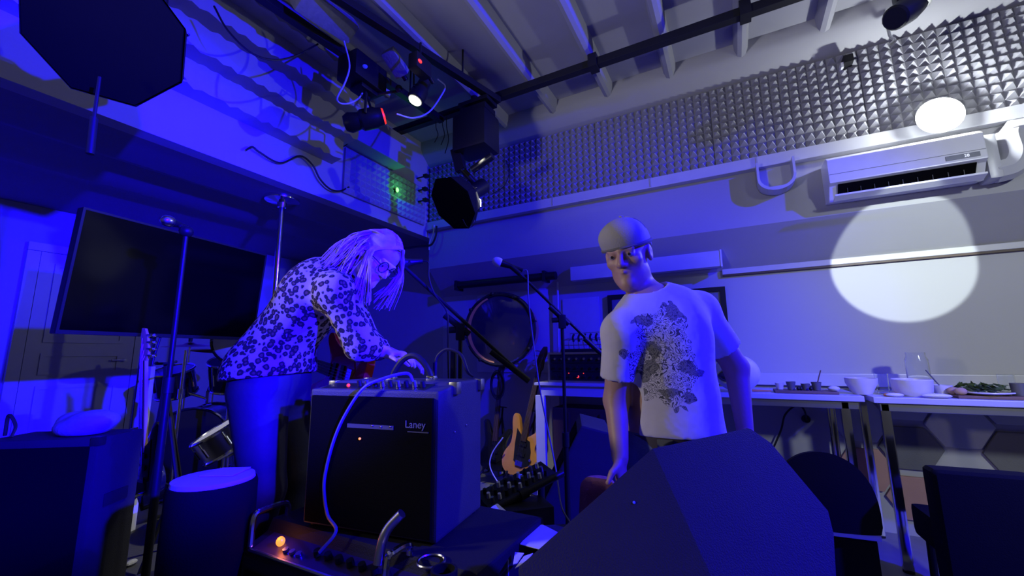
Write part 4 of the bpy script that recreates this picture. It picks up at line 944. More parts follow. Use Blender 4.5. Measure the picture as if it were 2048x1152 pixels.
for px, lb in ((366, 'left slim chrome drum rack post'), (462, 'right slim chrome drum rack post')):
    a = hp(px + 6, 700, 3.1); b = hp(px - 3, 870, 3.1)
    o = th('drum_rack_post', (a.x, a.y, SZ), lb, 'rack', 'drum kit in the alcove')
    ob('post', MB().cyl((a.x, a.y, SZ + .012), (a.x, a.y, a.z), .012, n=10), 'chrome', o); ob('foot', MB().lathe([(.08, 0), (.08, .006), (.02, .02)], (a.x, a.y, SZ + .001), Z, 18), 'black_plastic', o)
    ob('clamp', MB().cyl((a.x, a.y, a.z - .35), (a.x, a.y, a.z - .28), .022, n=12), 'chrome', o)
# round gong-like reflector at the alcove side wall, half hidden by the woman
p = hp(476, 683, 3.3)
o = th('reflector_disc', (p.x, p.y, SZ), 'pale round reflector with an orange glow half hidden behind the woman', 'reflector')
ax_ = (CAM - p); ax_.z = 0; ax_.normalize()
ob('disc', MB().lathe([(.16, -.01), (.17, 0), (.155, .012), (.08, .035), (0, .045)], p, ax_, 36), 'drum_head', o)
ob('rim', MB().torus(p, ax_, .17, .012, 36, 6), 'drum_black', o)
ob('orange_reflection', MB().prism([(0, -.02), (-.09, -.05), (-.13, -.10), (-.05, -.15), (.02, -.155)], p + ax_ * .034, LX, Z, ax_ * .006), 'copper', o, smooth=False)  # copper patch stands in for orange light mirrored in the disc
ob('stand_pole', MB().cyl((p.x, p.y, SZ), (p.x, p.y, p.z - .165), .012, n=10), 'black_metal', o)
# barrel stool with pale lit top
q = hp(428, 962, 1.41)
o = th('barrel_stool', (q.x, q.y, SZ), 'dark barrel-shaped stool with a pale top lit from above', 'stool')
H = q.z - SZ
ob('barrel', MB().lathe([(.102, 0), (.108, .02), (.124, H * .6), (.122, H - .01), (.118, H)], (q.x, q.y, SZ + .001), Z, 32), 'black_cloth', o)
ob('top_pad', MB().lathe([(.114, 0), (.112, .012), (.08, .018), (0, .018)], (q.x, q.y, q.z + .0015), Z, 32), 'white_skin_drum', o)
ob('paper', MB().prism([(-.02, -.01), (.085, -.01), (.08, .09), (-.01, .085)], (q.x + .0, q.y - .02, q.z + .021), LX, LY, (0, 0, .003)), 'paper', None, smooth=False, label='sheet of paper lying on the barrel stool', cat='paper')
# black speaker cabinet lower left with grey cloth
a = hp(100, 876, 1.75)
M = Matrix.Translation((a.x - .05, a.y + .06, SZ)) @ Matrix.Rotation(head_ + .12, 4, 'Z')
o = th('speaker_cabinet', (a.x - .05, a.y + .1, SZ), 'black speaker cabinet at the lower left of the stage', 'speaker')
Hc = a.z - SZ
ob('cabinet', MB(M).box((0, .0, Hc / 2), (.44, .24, Hc)), 'vinyl_dark', o, bevel=.012)
ob('front_grille', MB(M).box((0, -.123, Hc / 2), (.38, .006, Hc - .06)), 'grille', o, smooth=False)
for sx in (-1, 1): ob('metal_corner', MB(M).box((sx * .208, -.108, Hc - .012), (.035, .035, .035)), 'black_metal', o, bevel=.006)
ob('side_handle', MB(M).box((.222, 0, Hc * .6), (.008, .12, .05)), 'black_plastic', o, bevel=.003)
S = SDF(a + V((-.4, -.3, -.02)), a + V((.4, .4, .16)), .008)
ctr = M @ V((.06, .0, Hc))
S.ell(ctr + V((0, 0, .03)), (.11, .09, .045), k=.02); S.ell(ctr + V((.05, .02, .055)), (.09, .08, .045), k=.03); S.ell(ctr + V((-.08, 0, .05)), (.07, .06, .04), k=.03); S.cut(ctr + V((0, 0, .002)), (0, 0, -1))
sob('folded_cloth', S, 'grey_box', None, label='crumpled grey cloth on the lower-left speaker cabinet', cat='cloth')
M2 = Matrix.Translation(M @ V((-.2, 0, Hc + .001)))
cable([M @ V((-.20, -.03, Hc + .008)), M @ V((-.18, -.05, Hc + .09)), M @ V((-.14, -.06, Hc + .05)), M @ V((-.13, -.08, Hc + .008))], .006, 'cable_black', 'short black lead arching over the lower-left cabinet')
# bits on the stage floor at the lower left
for k, (px, py, m, lb, r) in enumerate(((142, 1100, 'grey_box', 'crumpled grey tissue on the stage floor', (.045, .03, .022)), (120, 1142, 'paper', 'crumpled white paper at the bottom left edge', (.04, .03, .02)), (262, 1130, 'grey_box', 'small dark scrap of tape on the stage floor', (.03, .02, .012)))):
    p = onZ(px, py, SZ); ob('litter', MB().ell(p + V((0, 0, r[2] * .8)), r, Matrix.Rotation(k * 1.1, 3, 'Z'), 9, 6), m, None, smooth=False, label=lb, cat='litter')
p = onZ(60, 1090, SZ); cable([p + V((-.3, 0, .01)), p + V((-.1, .05, .01)), p + V((.1, -.02, .01)), p + V((.3, .06, .01)), p + V((.5, 0, .01))], .006, 'cable_black', 'black cable lying on the stage at the lower left')
# pale upright board between television stand and bass
a = hp(285, 815, 2.5); ob('upright_board', MB().box((a.x, a.y, SZ + .45), (.07, .03, .90), Matrix.Rotation(head_, 3, 'Z') ), 'white_lam', None, smooth=False, label='narrow white board standing behind the dark bass', cat='board', bevel=.003)

# ================================================================== AMPLIFIERS AND STANDS IN FRONT
CZ = .757
# lower amplifier
lo = th('bass_amplifier', (-1.0, 1.08, 0), 'large black bass amplifier under the combo with handles on its top edge', 'amplifier')
x0, x1, y0, y1 = -1.41, -.60, .84, 1.34
prof = [(y0, .002), (y1, .002), (y1, CZ), (y0 + .10, CZ), (y0 + .085, CZ - .035), (y0 + .012, CZ - .06), (y0, CZ - .075)]
ob('cabinet', MB().prism(prof, (x0, 0, 0), (0, 1, 0), (0, 0, 1), (x1 - x0, 0, 0)), 'vinyl_dark', lo, smooth=False, bevel=.010)
pn = V((0, -.30, .95)).normalized()
def lpt(u, v, d=0): # on the sloped control strip
    return V((u, y0 + .014 + .07 * v, CZ - .058 + .024 * v)) + pn * d
ob('control_panel', MB().add([lpt(x0 + .04, 0, .001), lpt(x1 - .04, 0, .001), lpt(x1 - .04, 1, .001), lpt(x0 + .04, 1, .001)] + [lpt(x0 + .04, 0, -.004), lpt(x1 - .04, 0, -.004), lpt(x1 - .04, 1, -.004), lpt(x0 + .04, 1, -.004)],
   [(0, 1, 2, 3), (7, 6, 5, 4), (0, 4, 5, 1), (1, 5, 6, 2), (2, 6, 7, 3), (3, 7, 4, 0)]), 'panel_strip', lo, smooth=False)
ob('panel_edge_strip', MB().cyl(lpt(x0 + .04, -.08, .003), lpt(x1 - .2, -.08, .003), .006, n=8), 'steel', lo)
for k in range(7):
    c = lpt(-1.12 + k * .045, .6, .002); ob('control_knob', MB().cyl(c, c + pn * .016, .012, .010, 12), 'black_plastic', lo)
for k in range(3):
    c = lpt(-1.24 + k * .03, .35, .002); ob('input_jack', MB().cyl(c, c + pn * .008, .009, n=10), 'steel', lo)
pl_ = lpt(-1.285, .55, .004); ob('pilot_light', MB().ell(pl_ + pn * .008, (.013, .013, .014), n=12, m=8), 'led_orange', lo)
lamp('pilot_glow', 'POINT', pl_ + pn * .035 + V((0, -.01, .0)), .10, (1, .25, .04), radius=.01)
def handle(x, yA, yB, h, m='chrome'):
    pts = [(x, yA, CZ - .05), (x, yA + .004, CZ + h * .7), (x, yA + .03, CZ + h), (x, yB - .02, CZ + h), (x, yB, CZ + h * .7), (x, yB, CZ)]
    return ob('rack_handle', MB().tube(pts, .009, 8, 4), m, lo)
handle(-1.375, y0 + .012, y0 + .13, .045)
handle(-.815, y0 + .012, y0 + .10, .03)
ob('front_grille', MB().bb((x0 + .04, y0 - .006, .05), (x1 - .04, y0, CZ - .11)), 'grille', lo, smooth=False)
ob('side_seam', MB().bb((x1, y0 + .25, .03), (x1 + .002, y0 + .256, CZ - .03)), 'grey_box', lo, smooth=False)
c = V((-.735, .93, CZ)); ob('cup_ring', MB().torus(c + V((0, 0, .005)), Z, .035, .0035, 26, 6), 'steel', None, label='thin metal ring lying on the bass amplifier top', cat='ring')
ob('tape_roll', MB().lathe([(.026, 0), (.032, 0), (.032, .02), (.026, .02), (.026, 0)], (-.66, .885, CZ + .0005), Z, 22), 'black_plastic', None, label='black tape roll at the near corner of the bass amplifier', cat='tape')
# bent silver tube lying against the panel (tremolo-like lever)
q = lpt(-.875, .6, .016); ob('silver_lever', MB().tube([q + V((-.005, .0, .012)), q + V((0, .01, .07)), q + V((.012, .02, .10)), q + V((.045, .03, .135))], .013, 10, 5), 'steel', None, label='bent silver tube standing at the right end of the amplifier panel', cat='tube')
# combo amplifier
R0 = hp(873, 1040, 1.25); R0.z = CZ
th_ = math.radians(20); exA = (LX * math.cos(th_) - LY * math.sin(th_)); eyA = (LX * math.sin(th_) + LY * math.cos(th_))
wA, sA, hA = .48, .30, .432
org = R0 - exA * wA
def cp(x, y, z): return org + exA * x + eyA * y + Z * z
MA = Matrix(((exA.x, eyA.x, 0, org.x), (exA.y, eyA.y, 0, org.y), (0, 0, 1, CZ + .010), (0, 0, 0, 1)))
ca = th('combo_amplifier', cp(wA / 2, sA / 2, .0), 'black combo amplifier with strap handle standing on the bass amplifier', 'amplifier')
hB = hA + .0245
prof = [(0, 0), (sA, 0), (sA, hA), (.10, hA), (.085, hA - .010), (.02, hA - .020), (0, hA - .020)]
ob('cabinet', MB(MA).prism(prof, (0, 0, 0), (0, 1, 0), (0, 0, 1), (wA, 0, 0)), 'vinyl', ca, smooth=False, bevel=.008)
ob('front_grille', MB(MA).box((wA / 2, -.004, (hA - .03) / 2), (wA - .03, .012, hA - .05)), 'grille', ca, smooth=False)
ob('control_panel', MB(MA).add([(.02, .022, hB - .043), (wA - .06, .022, hB - .043), (wA - .06, .082, hB - .030), (.02, .082, hB - .030), (.02, .022, hB - .049), (wA - .06, .022, hB - .049), (wA - .06, .082, hB - .036), (.02, .082, hB - .036)], [(0, 1, 2, 3), (7, 6, 5, 4), (0, 4, 5, 1), (1, 5, 6, 2), (2, 6, 7, 3), (3, 7, 4, 0)]), 'black_metal', ca, smooth=False)
for k in range(9):
    c = MA @ V((.16 + k * .03, .045, hB - .036)); ob('control_knob', MB().cyl(c, c + V((0, 0, .018)) - eyA * .006, .009, .007, 10), 'steel' if k % 2 else 'black_plastic', ca)
c = MA @ V((.125, .03, hB - .034)); ob('pilot_light', MB().ell(c, .006, n=10, m=6), 'led_red', ca)
for x in (0.0, wA):
    for y in (.105, sA - .012):
        c = (x + (-.001 if x else .001), y, hA - .018)
        ob('metal_corner', MB(MA).box(c, (.03, .034, .04)), 'steel', ca, bevel=.008)
for x in (.02, wA - .02):
    for y in (.03, sA - .03): ob('rubber_foot', MB(MA).cyl((x, y, -.0095), (x, y, 0), .014, n=10), 'black_plastic', ca)
hx = MA @ V((wA * .40, .17, hA)); hy = MA @ V((wA * .74, .17, hA)); ar = [hx.lerp(hy, t) + Z * (.085 * math.sin(PI * t) ** .7) for t in np.linspace(0, 1, 15)]
mb = MB()
for k in range(14): mb.bar(ar[k], ar[k + 1], .030, .008, Z)
ob('strap_handle', MB().tube(ar, .011, 8), 'black_plastic', ca)
for p in (hx, hy): ob('handle_cap', MB().box(p + Z * .008, (.03, .03, .016), Matrix.Rotation(head_ - th_, 3, 'Z')), 'chrome', ca, bevel=.004)
txt('Laney', .030, MA @ V((wA - .105, -.0115, hA - .125)), exA, Z, 'print_grey', ca, 'badge_lettering')
ob('badge_strip', MB(MA).box((.25, -.0115, hA - .128), (.17, .002, .012)), 'print_faint', ca, smooth=False)
ob('badge_underline', MB(MA).box((wA - .06, -.0115, hA - .136), (.07, .002, .003)), 'print_faint', ca, smooth=False)
for k, (u, v) in enumerate(((.26, .125), (.292, .127), (.326, .125))): c = MA @ V((u, -.012, hA - v)); ob('reflected_stud', MB().ell(c, .0035, n=8, m=5), 'steel', ca)
ob('orange_indicator', MB().ell(MA @ V((.215, -.012, hA - .165)), .004, n=8, m=6), 'led_orange', ca)
ob('side_screw', MB().ell(MA @ V((wA + .001, .10, hA * .65)), .004, n=8, m=6), 'steel', ca); ob('side_screw', MB().ell(MA @ V((wA + .001, .18, hA * .67)), .004, n=8, m=6), 'steel', ca)
# patch cables
def on_front(px, py, d=.012): # point just in front of the combo's face
    n_ = -eyA; o_ = MA @ V((0, 0, 0)) + n_ * d; r_ = ray(px, py); t = (o_ - CAM).dot(n_) / r_.dot(n_); return CAM + r_ * t
pts = [MA @ V((.36, .05, hA + .004)), MA @ V((.34, .04, hA + .03)), MA @ V((.28, -.012, hA + .012)), on_front(725, 778, .03), on_front(690, 830, .02), on_front(668, 880, .016), on_front(652, 940, .015), on_front(648, 980, .015), on_front(655, 1030, .016), on_front(672, 1062, .05), lpt(-1.10, .5, .02)]
cable(pts, .005, 'cable_blue', 'blue patch cable hanging down the front of the combo amplifier')
b0 = MA @ V((wA - .13, .2, hA)); pts = [b0 + Z * .012, b0 + Z * .05, b0 + Z * .085 + exA * .012, b0 + Z * .105 + exA * .05, b0 + Z * .085 + exA * .10, b0 + Z * .03 + exA * .125, b0 + exA * .115 + eyA * .06 + Z * .012]
cable(pts, .006, 'cable_black', 'black cable arching from the combo amplifier top to the right')
pj_ = ob('jack_plug', MB().cyl(b0, b0 + Z * .06, .009, n=10), 'black_metal', None, label='upright jack plug in the combo amplifier top', cat='plug')
pts = [MA @ V((-.006, .12, hA - .11)), MA @ V((-.03, .10, hA - .13)), MA @ V((-.05, .08, hA - .22)), MA @ V((-.05, .06, hA - .30)), MA @ V((-.02, .05, hA - .34))]
cable(pts, .004, 'cable_black', 'black lead looping at the left side of the combo amplifier')
# boom microphone stands
def boom_stand(label, micp, tail, piv, end, D, zf, clip_col, Dend=None):
    a = hp(*micp, D); b = hp(*piv, D); e = hp(*end, Dend or D); tl = hp(*tail, D)
    o = th('microphone_stand', (b.x, b.y, zf), label, 'microphone stand')
    up = (tl - b).normalized()
    ob('boom_arm', MB().cyl(tl, e, .0085, n=10), 'black_metal', o)
    ob('boom_sleeve', MB().cyl(b.lerp(e, .45), e, .014, n=10), 'black_plastic', o)
    ob('boom_grip', MB().cyl(b - (e - b).normalized() * .09, b + (e - b).normalized() * .05, .0145, n=10), 'black_plastic', o)
    ob('pivot', MB().box(b - Z * .02, (.04, .035, .075), Matrix.Rotation(head_, 3, 'Z')), 'black_plastic', o, bevel=.008)
    ob('pivot_knob', MB().cyl(b - LX * .02 - Z * .01, b - LX * .055 - Z * .012, .014, n=10), 'black_plastic', o)
    ob('upright', MB().cyl((b.x, b.y, zf + .06), b, .0095, n=10), 'black_metal', o)
    ob('lower_tube', MB().cyl((b.x, b.y, zf + .05), (b.x, b.y, zf + (b.z - zf) * .55), .014, n=10), 'black_metal', o)
    ob('clutch', MB().cyl((b.x, b.y, zf + (b.z - zf) * .55), (b.x, b.y, zf + (b.z - zf) * .55 + .07), .019, n=12), 'black_plastic', o)
    for k in range(3):
        t = 2 * PI * k / 3 + .5; ob('tripod_leg', MB().tube([V((b.x, b.y, zf + .16)), V((b.x + .10 * math.cos(t), b.y + .10 * math.sin(t), zf + .07)), V((b.x + .18 * math.cos(t), b.y + .18 * math.sin(t), zf + .012))], .009, 7), 'black_metal', o)
    return o, a, b, e, tl
o, a, b, e, tl = boom_stand('boom microphone stand reaching up to the leaning woman', (806, 523), (808, 533), (921, 655), (1058, 762), 1.85, 0, None)
ob('mic_clip', MB().cyl(tl, hp(822, 524, 1.85), .013, n=10), 'black_plastic', o)
m1 = th('microphone', hp(822, 524, 1.85), 'dark microphone right at the leaning woman\'s face', 'microphone'); mic(m1, hp(800, 527, 1.85), hp(846, 522, 1.87), head='black_metal')
cable([hp(846, 522, 1.87), hp(857, 526, 1.86), hp(858, 556, 1.82), hp(870, 590, 1.81), hp(893, 622, 1.80), hp(896, 660, 1.80), hp(896, 700, 1.80), hp(897, 758, 1.80)], .0035, 'cable_black', 'microphone lead following the boom beside the woman')
bx_ = hp(907, 720, 1.86); o3 = ob('clip_strip', MB().box(bx_ - Z * .02, (.022, .018, .13)), 'black_plastic', None, label='black pick holder strip clipped to the boom stand upright', cat='clip', bevel=.003)
o, a, b, e, tl = boom_stand('boom microphone stand in front of the amplifier rack', (990, 520), (1040, 548), (1124, 636), (1225, 728), 2.25, 0, None)
ob('mic_clip', MB().cyl(tl, hp(1022, 533, 2.25), .014, n=10).cyl(tl, tl.lerp(b, .08), .012, n=8), 'black_plastic', o)
m2 = th('microphone', hp(1015, 530, 2.25), 'microphone with bright silver grille on the central boom stand', 'microphone'); mic(m2, hp(984, 520, 2.25), hp(1046, 541, 2.26), head='white_plastic')
cable([hp(1046, 541, 2.26), hp(1055, 545, 2.25), hp(1057, 600, 2.20), hp(1066, 680, 2.20), hp(1080, 780, 2.20), hp(1096, 860, 2.18), hp(1112, 940, 2.1), hp(1122, 1010, 2.0), hp(1140, 1045, 1.95)], .004, 'cable_blue', 'long microphone lead hanging from the central boom stand')
# pedal mixer on a tilted stand, papers, stage box
e0 = hp(968, 1028, 1.72); e1 = hp(1118, 950, 1.88); ax_ = (e1 - e0).normalized(); up_ = (LY * .93 + Z * .30).normalized(); up_ = (up_ - ax_ * up_.dot(ax_)).normalized(); nn = ax_.cross(up_)
if nn.z < 0: nn = -nn
o = th('mixer', e0.lerp(e1, .5), 'small tilted mixer with rows of knobs between the amplifier and the man', 'mixer')
L_ = (e1 - e0).length
def mp(u, v, d=0): return e0 + ax_ * u + up_ * v + nn * d
ob('chassis', MB().add([mp(u, v, d) for d in (-.03, 0) for u, v in ((.03, .02), (L_, .02), (L_, .14), (.03, .14))], [(0, 1, 2, 3), (7, 6, 5, 4), (0, 4, 5, 1), (1, 5, 6, 2), (2, 6, 7, 3), (3, 7, 4, 0)]), 'black_metal', o, smooth=False)
for i in range(9):
    for j in range(3): c = mp(.06 + i * (L_ - .1) / 8, .04 + .035 * j); ob('knob', MB().cyl(c, c + nn * .022, .009, .007, 8), ('steel', 'white_plastic', 'black_plastic')[(i + j) % 3], o)
ob('blue_light', MB().ell(mp(L_ * .62, .09, .012), .010, n=8, m=6), 'led_blue', o)
ob('front_bar', MB().cyl(mp(-.05, 0), mp(L_ + .02, 0), .015, n=10), 'black_metal', o)
ob('bar_joint', MB().cyl(mp(L_ * .45, 0), mp(L_ * .55, 0), .022, n=10), 'black_plastic', o)
ob('end_knob', MB().ell(mp(-.05, 0), (.028, .028, .028), n=10, m=7), 'black_plastic', o)
f1 = mp(L_ * .95, .12, -.03); ob('stand_column', MB().cyl(f1, (f1.x, f1.y, .02), .016, n=10), 'black_metal', o)
ob('stand_foot', MB().lathe([(.08, 0), (.08, .012), (.02, .03)], (f1.x, f1.y, 0.001), Z, 22), 'black_metal', o)
p = hp(1050, 1015, 1.78); p.z = 0
o = th('effects_rack', (p.x, p.y, 0), 'small stack of effects boxes with sockets below the mixer', 'effects unit')
zt_ = hp(1065, 1012, 1.74).z
ob('rack_case', MB().box((p.x, p.y, zt_ / 2), (.19, .15, zt_ - .002), Matrix.Rotation(head_ + .3, 3, 'Z')), 'black_metal', o, bevel=.006)
for i in range(5):
    for j in range(4):
        c = V((p.x, p.y, zt_ - .07 - .055 * j)) - LY * .10 + LX * (-.07 + .03 * i) + LY * .02 ; ob('socket', MB().cyl(c + LY * .03, c, .013, n=10), 'chrome' if (i + j) % 2 else 'steel', o)
o_ = hp(1050, 1105, 1.35)
def sheet(pxs, z, label):
    P = [onZ(px, py, z) for px, py in pxs]; return ob('paper_sheet', MB().add(P + [q + V((0, 0, -.002)) for q in P], [(0, 1, 2, 3), (7, 6, 5, 4), (0, 4, 5, 1), (1, 5, 6, 2), (2, 6, 7, 3), (3, 7, 4, 0)]), 'paper', None, smooth=False, label=label, cat='paper')
kz = .74
kp = onZ(1075, 1085, kz - .03); o = th('keyboard_case', (kp.x, kp.y, 0), 'black case holding the white sheets between amplifier and monitor', 'case')
ob('lid', MB().box((kp.x + .085, kp.y + .02, kz - .02), (.11, .18, .034), Matrix.Rotation(head_ + .1, 3, 'Z')), 'vinyl', o, bevel=.005)
ob('case_body', MB().box((kp.x + .085, kp.y + .02, (kz - .04) / 2), (.09, .16, kz - .042), Matrix.Rotation(head_ + .1, 3, 'Z')), 'black_cloth', o, bevel=.005)
sheet(((1040, 1088), (1076, 1044), (1115, 1064), (1079, 1098)), kz + .001, 'larger white sheet of paper in front of the mixer')
sheet(((1026, 1128), (1030, 1104), (1048, 1106), (1034, 1126)), kz + .001, 'small torn white sheet left of the foreground monitor')
sheet(((1030, 1136), (1048, 1112), (1066, 1106), (1052, 1124)), kz + .0015, 'narrow white sheet overlapping the small torn sheet')
ob('paper_sheet', MB().prism([(-.06, -.05), (.07, -.05), (.07, .08), (-.06, .08)], hp(985, 1012, 1.9).xy.to_3d() + V((0, 0, .001)), LX, LY, (0, 0, .003)), 'paper', None, smooth=False, label='white sheet lying on the floor behind the mixer', cat='paper')
o = th('effects_pedal', hp(1000, 1040, 1.58), 'white effects pedal hanging at the left end of the mixer stand', 'pedal')
q = hp(1000, 1040, 1.62); ob('pedal_body', MB().box(q, (.09, .05, .06), Matrix.Rotation(.5, 3, 'Y')), 'white_plastic', o, bevel=.008); ob('footswitch', MB().cyl(q - LY * .02, q - LY * .045, .012, n=10), 'chrome', o)
# red cloth over a stool
q = hp(1198, 985, 1.78)
S = SDF((q.x - .25, q.y - .25, .15), (q.x + .25, q.y + .25, q.z + .2), .009)
S.cone((q.x, q.y, .3), (q.x, q.y, q.z + .02), .085, .06, .03)
for k in range(7):
    t = 2 * PI * k / 7; d = V((math.cos(t), math.sin(t), 0)); S.cone(V((q.x, q.y, q.z + .02)) + d * .05, V((q.x, q.y, .25)) + d * .09, .025, .03, .02)
S.cut((0, 0, .25), (0, 0, -1)); S.cut((0, 0, q.z + .055), (0, 0, 1))
o = th('towel_stool', (q.x, q.y, 0), 'dusky red towel draped over a stool beside the man', 'towel')
sob('towel', S, 'red_cloth', o); ob('stool_post', MB().cyl((q.x, q.y, .02), (q.x, q.y, .26), .025, n=10), 'black_metal', o); ob('stool_base', MB().lathe([(.10, 0), (.10, .01), (.02, .03)], (q.x, q.y, .001), Z, 22), 'black_metal', o)
# foreground stage speaker: turned wedge on a low plinth
P0, P1, P2 = hp(1302, 893, .98), hp(1497, 851, 1.02), hp(1674, 1070, .86)
pn_ = (P1 - P0).cross(P2 - P0).normalized()
def onP(px, py): d = ray(px, py); return CAM + d * ((P0 - CAM).dot(pn_) / d.dot(pn_))
FT = [P0, P1, onP(1545, 884), onP(1662, 1022), P2, onP(1685, 1240), onP(1462, 1240)]
ev = hp(1030, 1132, .90) - P0
n7 = len(FT); BK = [p + ev for p in FT]
mb = MB().add(FT + BK, [tuple(range(n7)), tuple(range(2 * n7 - 1, n7 - 1, -1))] + [(i, (i + 1) % n7, n7 + (i + 1) % n7, n7 + i) for i in range(n7)])
zz = min(p.z for p in mb.v)
o = th('stage_speaker', V(((FT[0].x + FT[3].x) / 2, (FT[0].y + FT[3].y) / 2, 0)), 'large black stage speaker tilted in the right foreground', 'speaker')
ob('cabinet', mb, 'vinyl_dark', o, smooth=False, bevel=.012, seg=3)
nl = (FT[6] - P0).cross(ev).normalized(); dl = ray(1268, 1005); ql = CAM + dl * ((P0 - CAM).dot(nl) / dl.dot(nl))
ob('power_light', MB().ell(ql, .003, n=8, m=6), 'led_blue', o)
cb_ = V((0, 0, 0))
for p in BK[4:]: cb_ += p / 3
ob('speaker_stand', MB().cyl((cb_.x - .05, cb_.y + .12, .02), (cb_.x - .05, cb_.y + .12, zz + .06), .03, n=12).lathe([(.22, 0), (.22, .02), (.03, .05)], (cb_.x - .05, cb_.y + .12, .001), Z, 24), 'black_metal', o)
# ================================================================== PEOPLE
def head_sdf(S, c, rt, fw, up, s=1.0, soft=1.0):
    c = V(c); rt, fw, up = V(rt).normalized(), V(fw).normalized(), V(up).normalized(); B = (rt, fw, up)
    P = lambda x, y, z: c + (rt * x + fw * y + up * z) * s
    E_ = lambda p, r, k=.02, sub=False: S.ell(P(*p), [q * s for q in r], B, k, sub)
    K = lambda a, b, ra, rb, k=.012, sub=False: S.cone(P(*a), P(*b), ra * s, rb * s, k, sub)
    E_((0, -.012, .038), (.074, .093, .088), .03)
    E_((0, .030, -.040), (.057, .062, .078), .035)
    K((-.043, .008, -.062), (-.012, .068, -.098), .019, .018, .03); K((.043, .008, -.062), (.012, .068, -.098), .019, .018, .03)
    E_((0, .078, -.098), (.020, .018, .018), .02)
    for sx in (-1, 1):
        E_((sx * .042, .062, -.018), (.022, .020, .018), .02)
        E_((sx * .031, .108, .008), (.019, .022, .013), .014, True)
        E_((sx * .031, .078, .007), (.0135, .0135, .0125), .004)
        E_((sx * .077, -.008, -.002), (.011, .022, .033), .008); E_((sx * .088, -.002, .0), (.006, .011, .018), .006, True)
    K((-.042, .080, .026), (-.006, .092, .024), .010, .011, .012); K((.042, .080, .026), (.006, .092, .024), .010, .011, .012)
    K((0, .090, .016), (0, .113, -.026), .009, .0125, .010)
    for sx in (-1, 1): E_((sx * .012, .100, -.030), (.009, .011, .008), .006)
    K((-.026, .080, -.052), (0, .094, -.056), .005, .007, .006); K((.026, .080, -.052), (0, .094, -.056), .005, .007, .006)
    K((-.017, .085, -.069), (.017, .085, -.069), .007, .007, .007)
    K((-.030, .088, -.055), (0, .099, -.063), .0024, .0030, .004, True); K((.030, .088, -.055), (0, .099, -.063), .0024, .0030, .004, True)
    return P
def eyes(P, par, s=1):
    for sx in (-1, 1):
        e = ob('eye', MB().ell(P(sx * .031, .0795, .006), .0125 * s, n=14, m=10), 'eye', par)
        d = (P(0, 1, -.1) - P(0, 0, 0)).normalized(); ob('iris', MB().lathe([(.0055 * s, 0), (.004 * s, .0016), (0, .002)], P(sx * .031, .0795, .006) + d * .0115 * s, d, 12), 'iris', e)
def hand(S, wrist, d, side, pn, curl=.5, s=1.0):
    """wrist point, direction of hand, thumb side, palm normal"""
    wrist = V(wrist); d = V(d).normalized(); side = V(side); side = (side - d * side.dot(d)).normalized(); pn = d.cross(side) if pn is None else V(pn).normalized()
    S.ell(wrist + d * .045 * s, (.040 * s, .050 * s, .016 * s), (side, d, pn), .015)
    for k, (o_, L) in enumerate(((.028, .072), (.010, .080), (-.009, .075), (-.027, .060))):
        a = wrist + d * .082 * s + side * o_ * s; q = a; ang = .25
        for j, f in enumerate((.45, .32, .23)):
            dd = (d * math.cos(ang * curl * 2) + pn * math.sin(ang * curl * 2)).normalized(); b = q + dd * L * f * s
            S.cone(q, b, (.0088 - .0010 * j) * s, (.0080 - .0010 * j) * s, .004); q = b; ang += .55
    a = wrist + d * .025 * s + side * .028 * s; b = a + (d * .6 + side * .7 + pn * .3).normalized() * .038 * s; c = b + (d * .9 + side * .25 + pn * .35).normalized() * .032 * s
    S.cone(a, b, .0125 * s, .010 * s, .010); S.cone(b, c, .010 * s, .008 * s, .004)
# ---- the man -----------------------------------------------------------------
DM = 1.47
m_ = lambda px, py, dd=0.: hp(px, py, DM + dd)
base = m_(1345, 870, .02); base.z = 0
man = th('person', base, 'man in a pale printed T-shirt and backwards cap looking down', 'person')
fA = math.radians(30)
fdir = (-LY * math.cos(fA) - LX * math.sin(fA)); rdir = (LX * math.cos(fA) - LY * math.sin(fA))
TB = (rdir, -fdir, Z)
shL, shR = m_(1243, 664, -.02), m_(1396, 622, .07)          # image-left shoulder, image-right shoulder
hipc = m_(1345, 885, .03); chest = m_(1322, 682, .03); belly = m_(1340, 800, .02)
elL, wrL = m_(1232, 800, .02), m_(1240, 915, -.06); elR, wrR = m_(1472, 735, .12), m_(1490, 862, .06)
neck = m_(1298, 596, .03)
hu = (Z * .94 + LX * -.18 - LY * .16).normalized(); hf0 = (-LY * .80 - LX * .50 - Z * .30); hf = (hf0 - hu * hf0.dot(hu)).normalized(); hr = hf.cross(hu).normalized()
if hr.dot(LX) < 0: hr = -hr
hc = m_(1256, 512, .03)
lo_ = (base.x - .45, base.y - .45, -.01); hi_ = (base.x + .45, base.y + .45, 1.85)
S = SDF(lo_, hi_, .005)
def torso(S, off=0, k=.06):
    S.ell(chest, (.160, .108, .185), TB, k, off=off); S.ell(belly, (.148, .100, .19), TB, k, off=off)
    S.cone(shL, shR, .054, .058, k, off=off); S.cone(shL.lerp(neck, .5), neck - Z * .02, .048, .050, k, off=off); S.cone(shR.lerp(neck, .5), neck - Z * .02, .048, .05, k, off=off)
    S.ell(hipc, (.158, .108, .13), TB, k, off=off)
torso(S)
S.cone(neck - Z * .03, hc - hu * .045 - hf * .025, .057, .050, .03)
S.cone(shL, elL, .052, .041, .03); S.cone(elL, wrL, .041, .027, .02); S.cone(shR, elR, .054, .043, .03); S.cone(elR, wrR, .043, .028, .02)
fl, fr_ = hipc + rdir * -.11 - Z * .0, hipc + rdir * .10
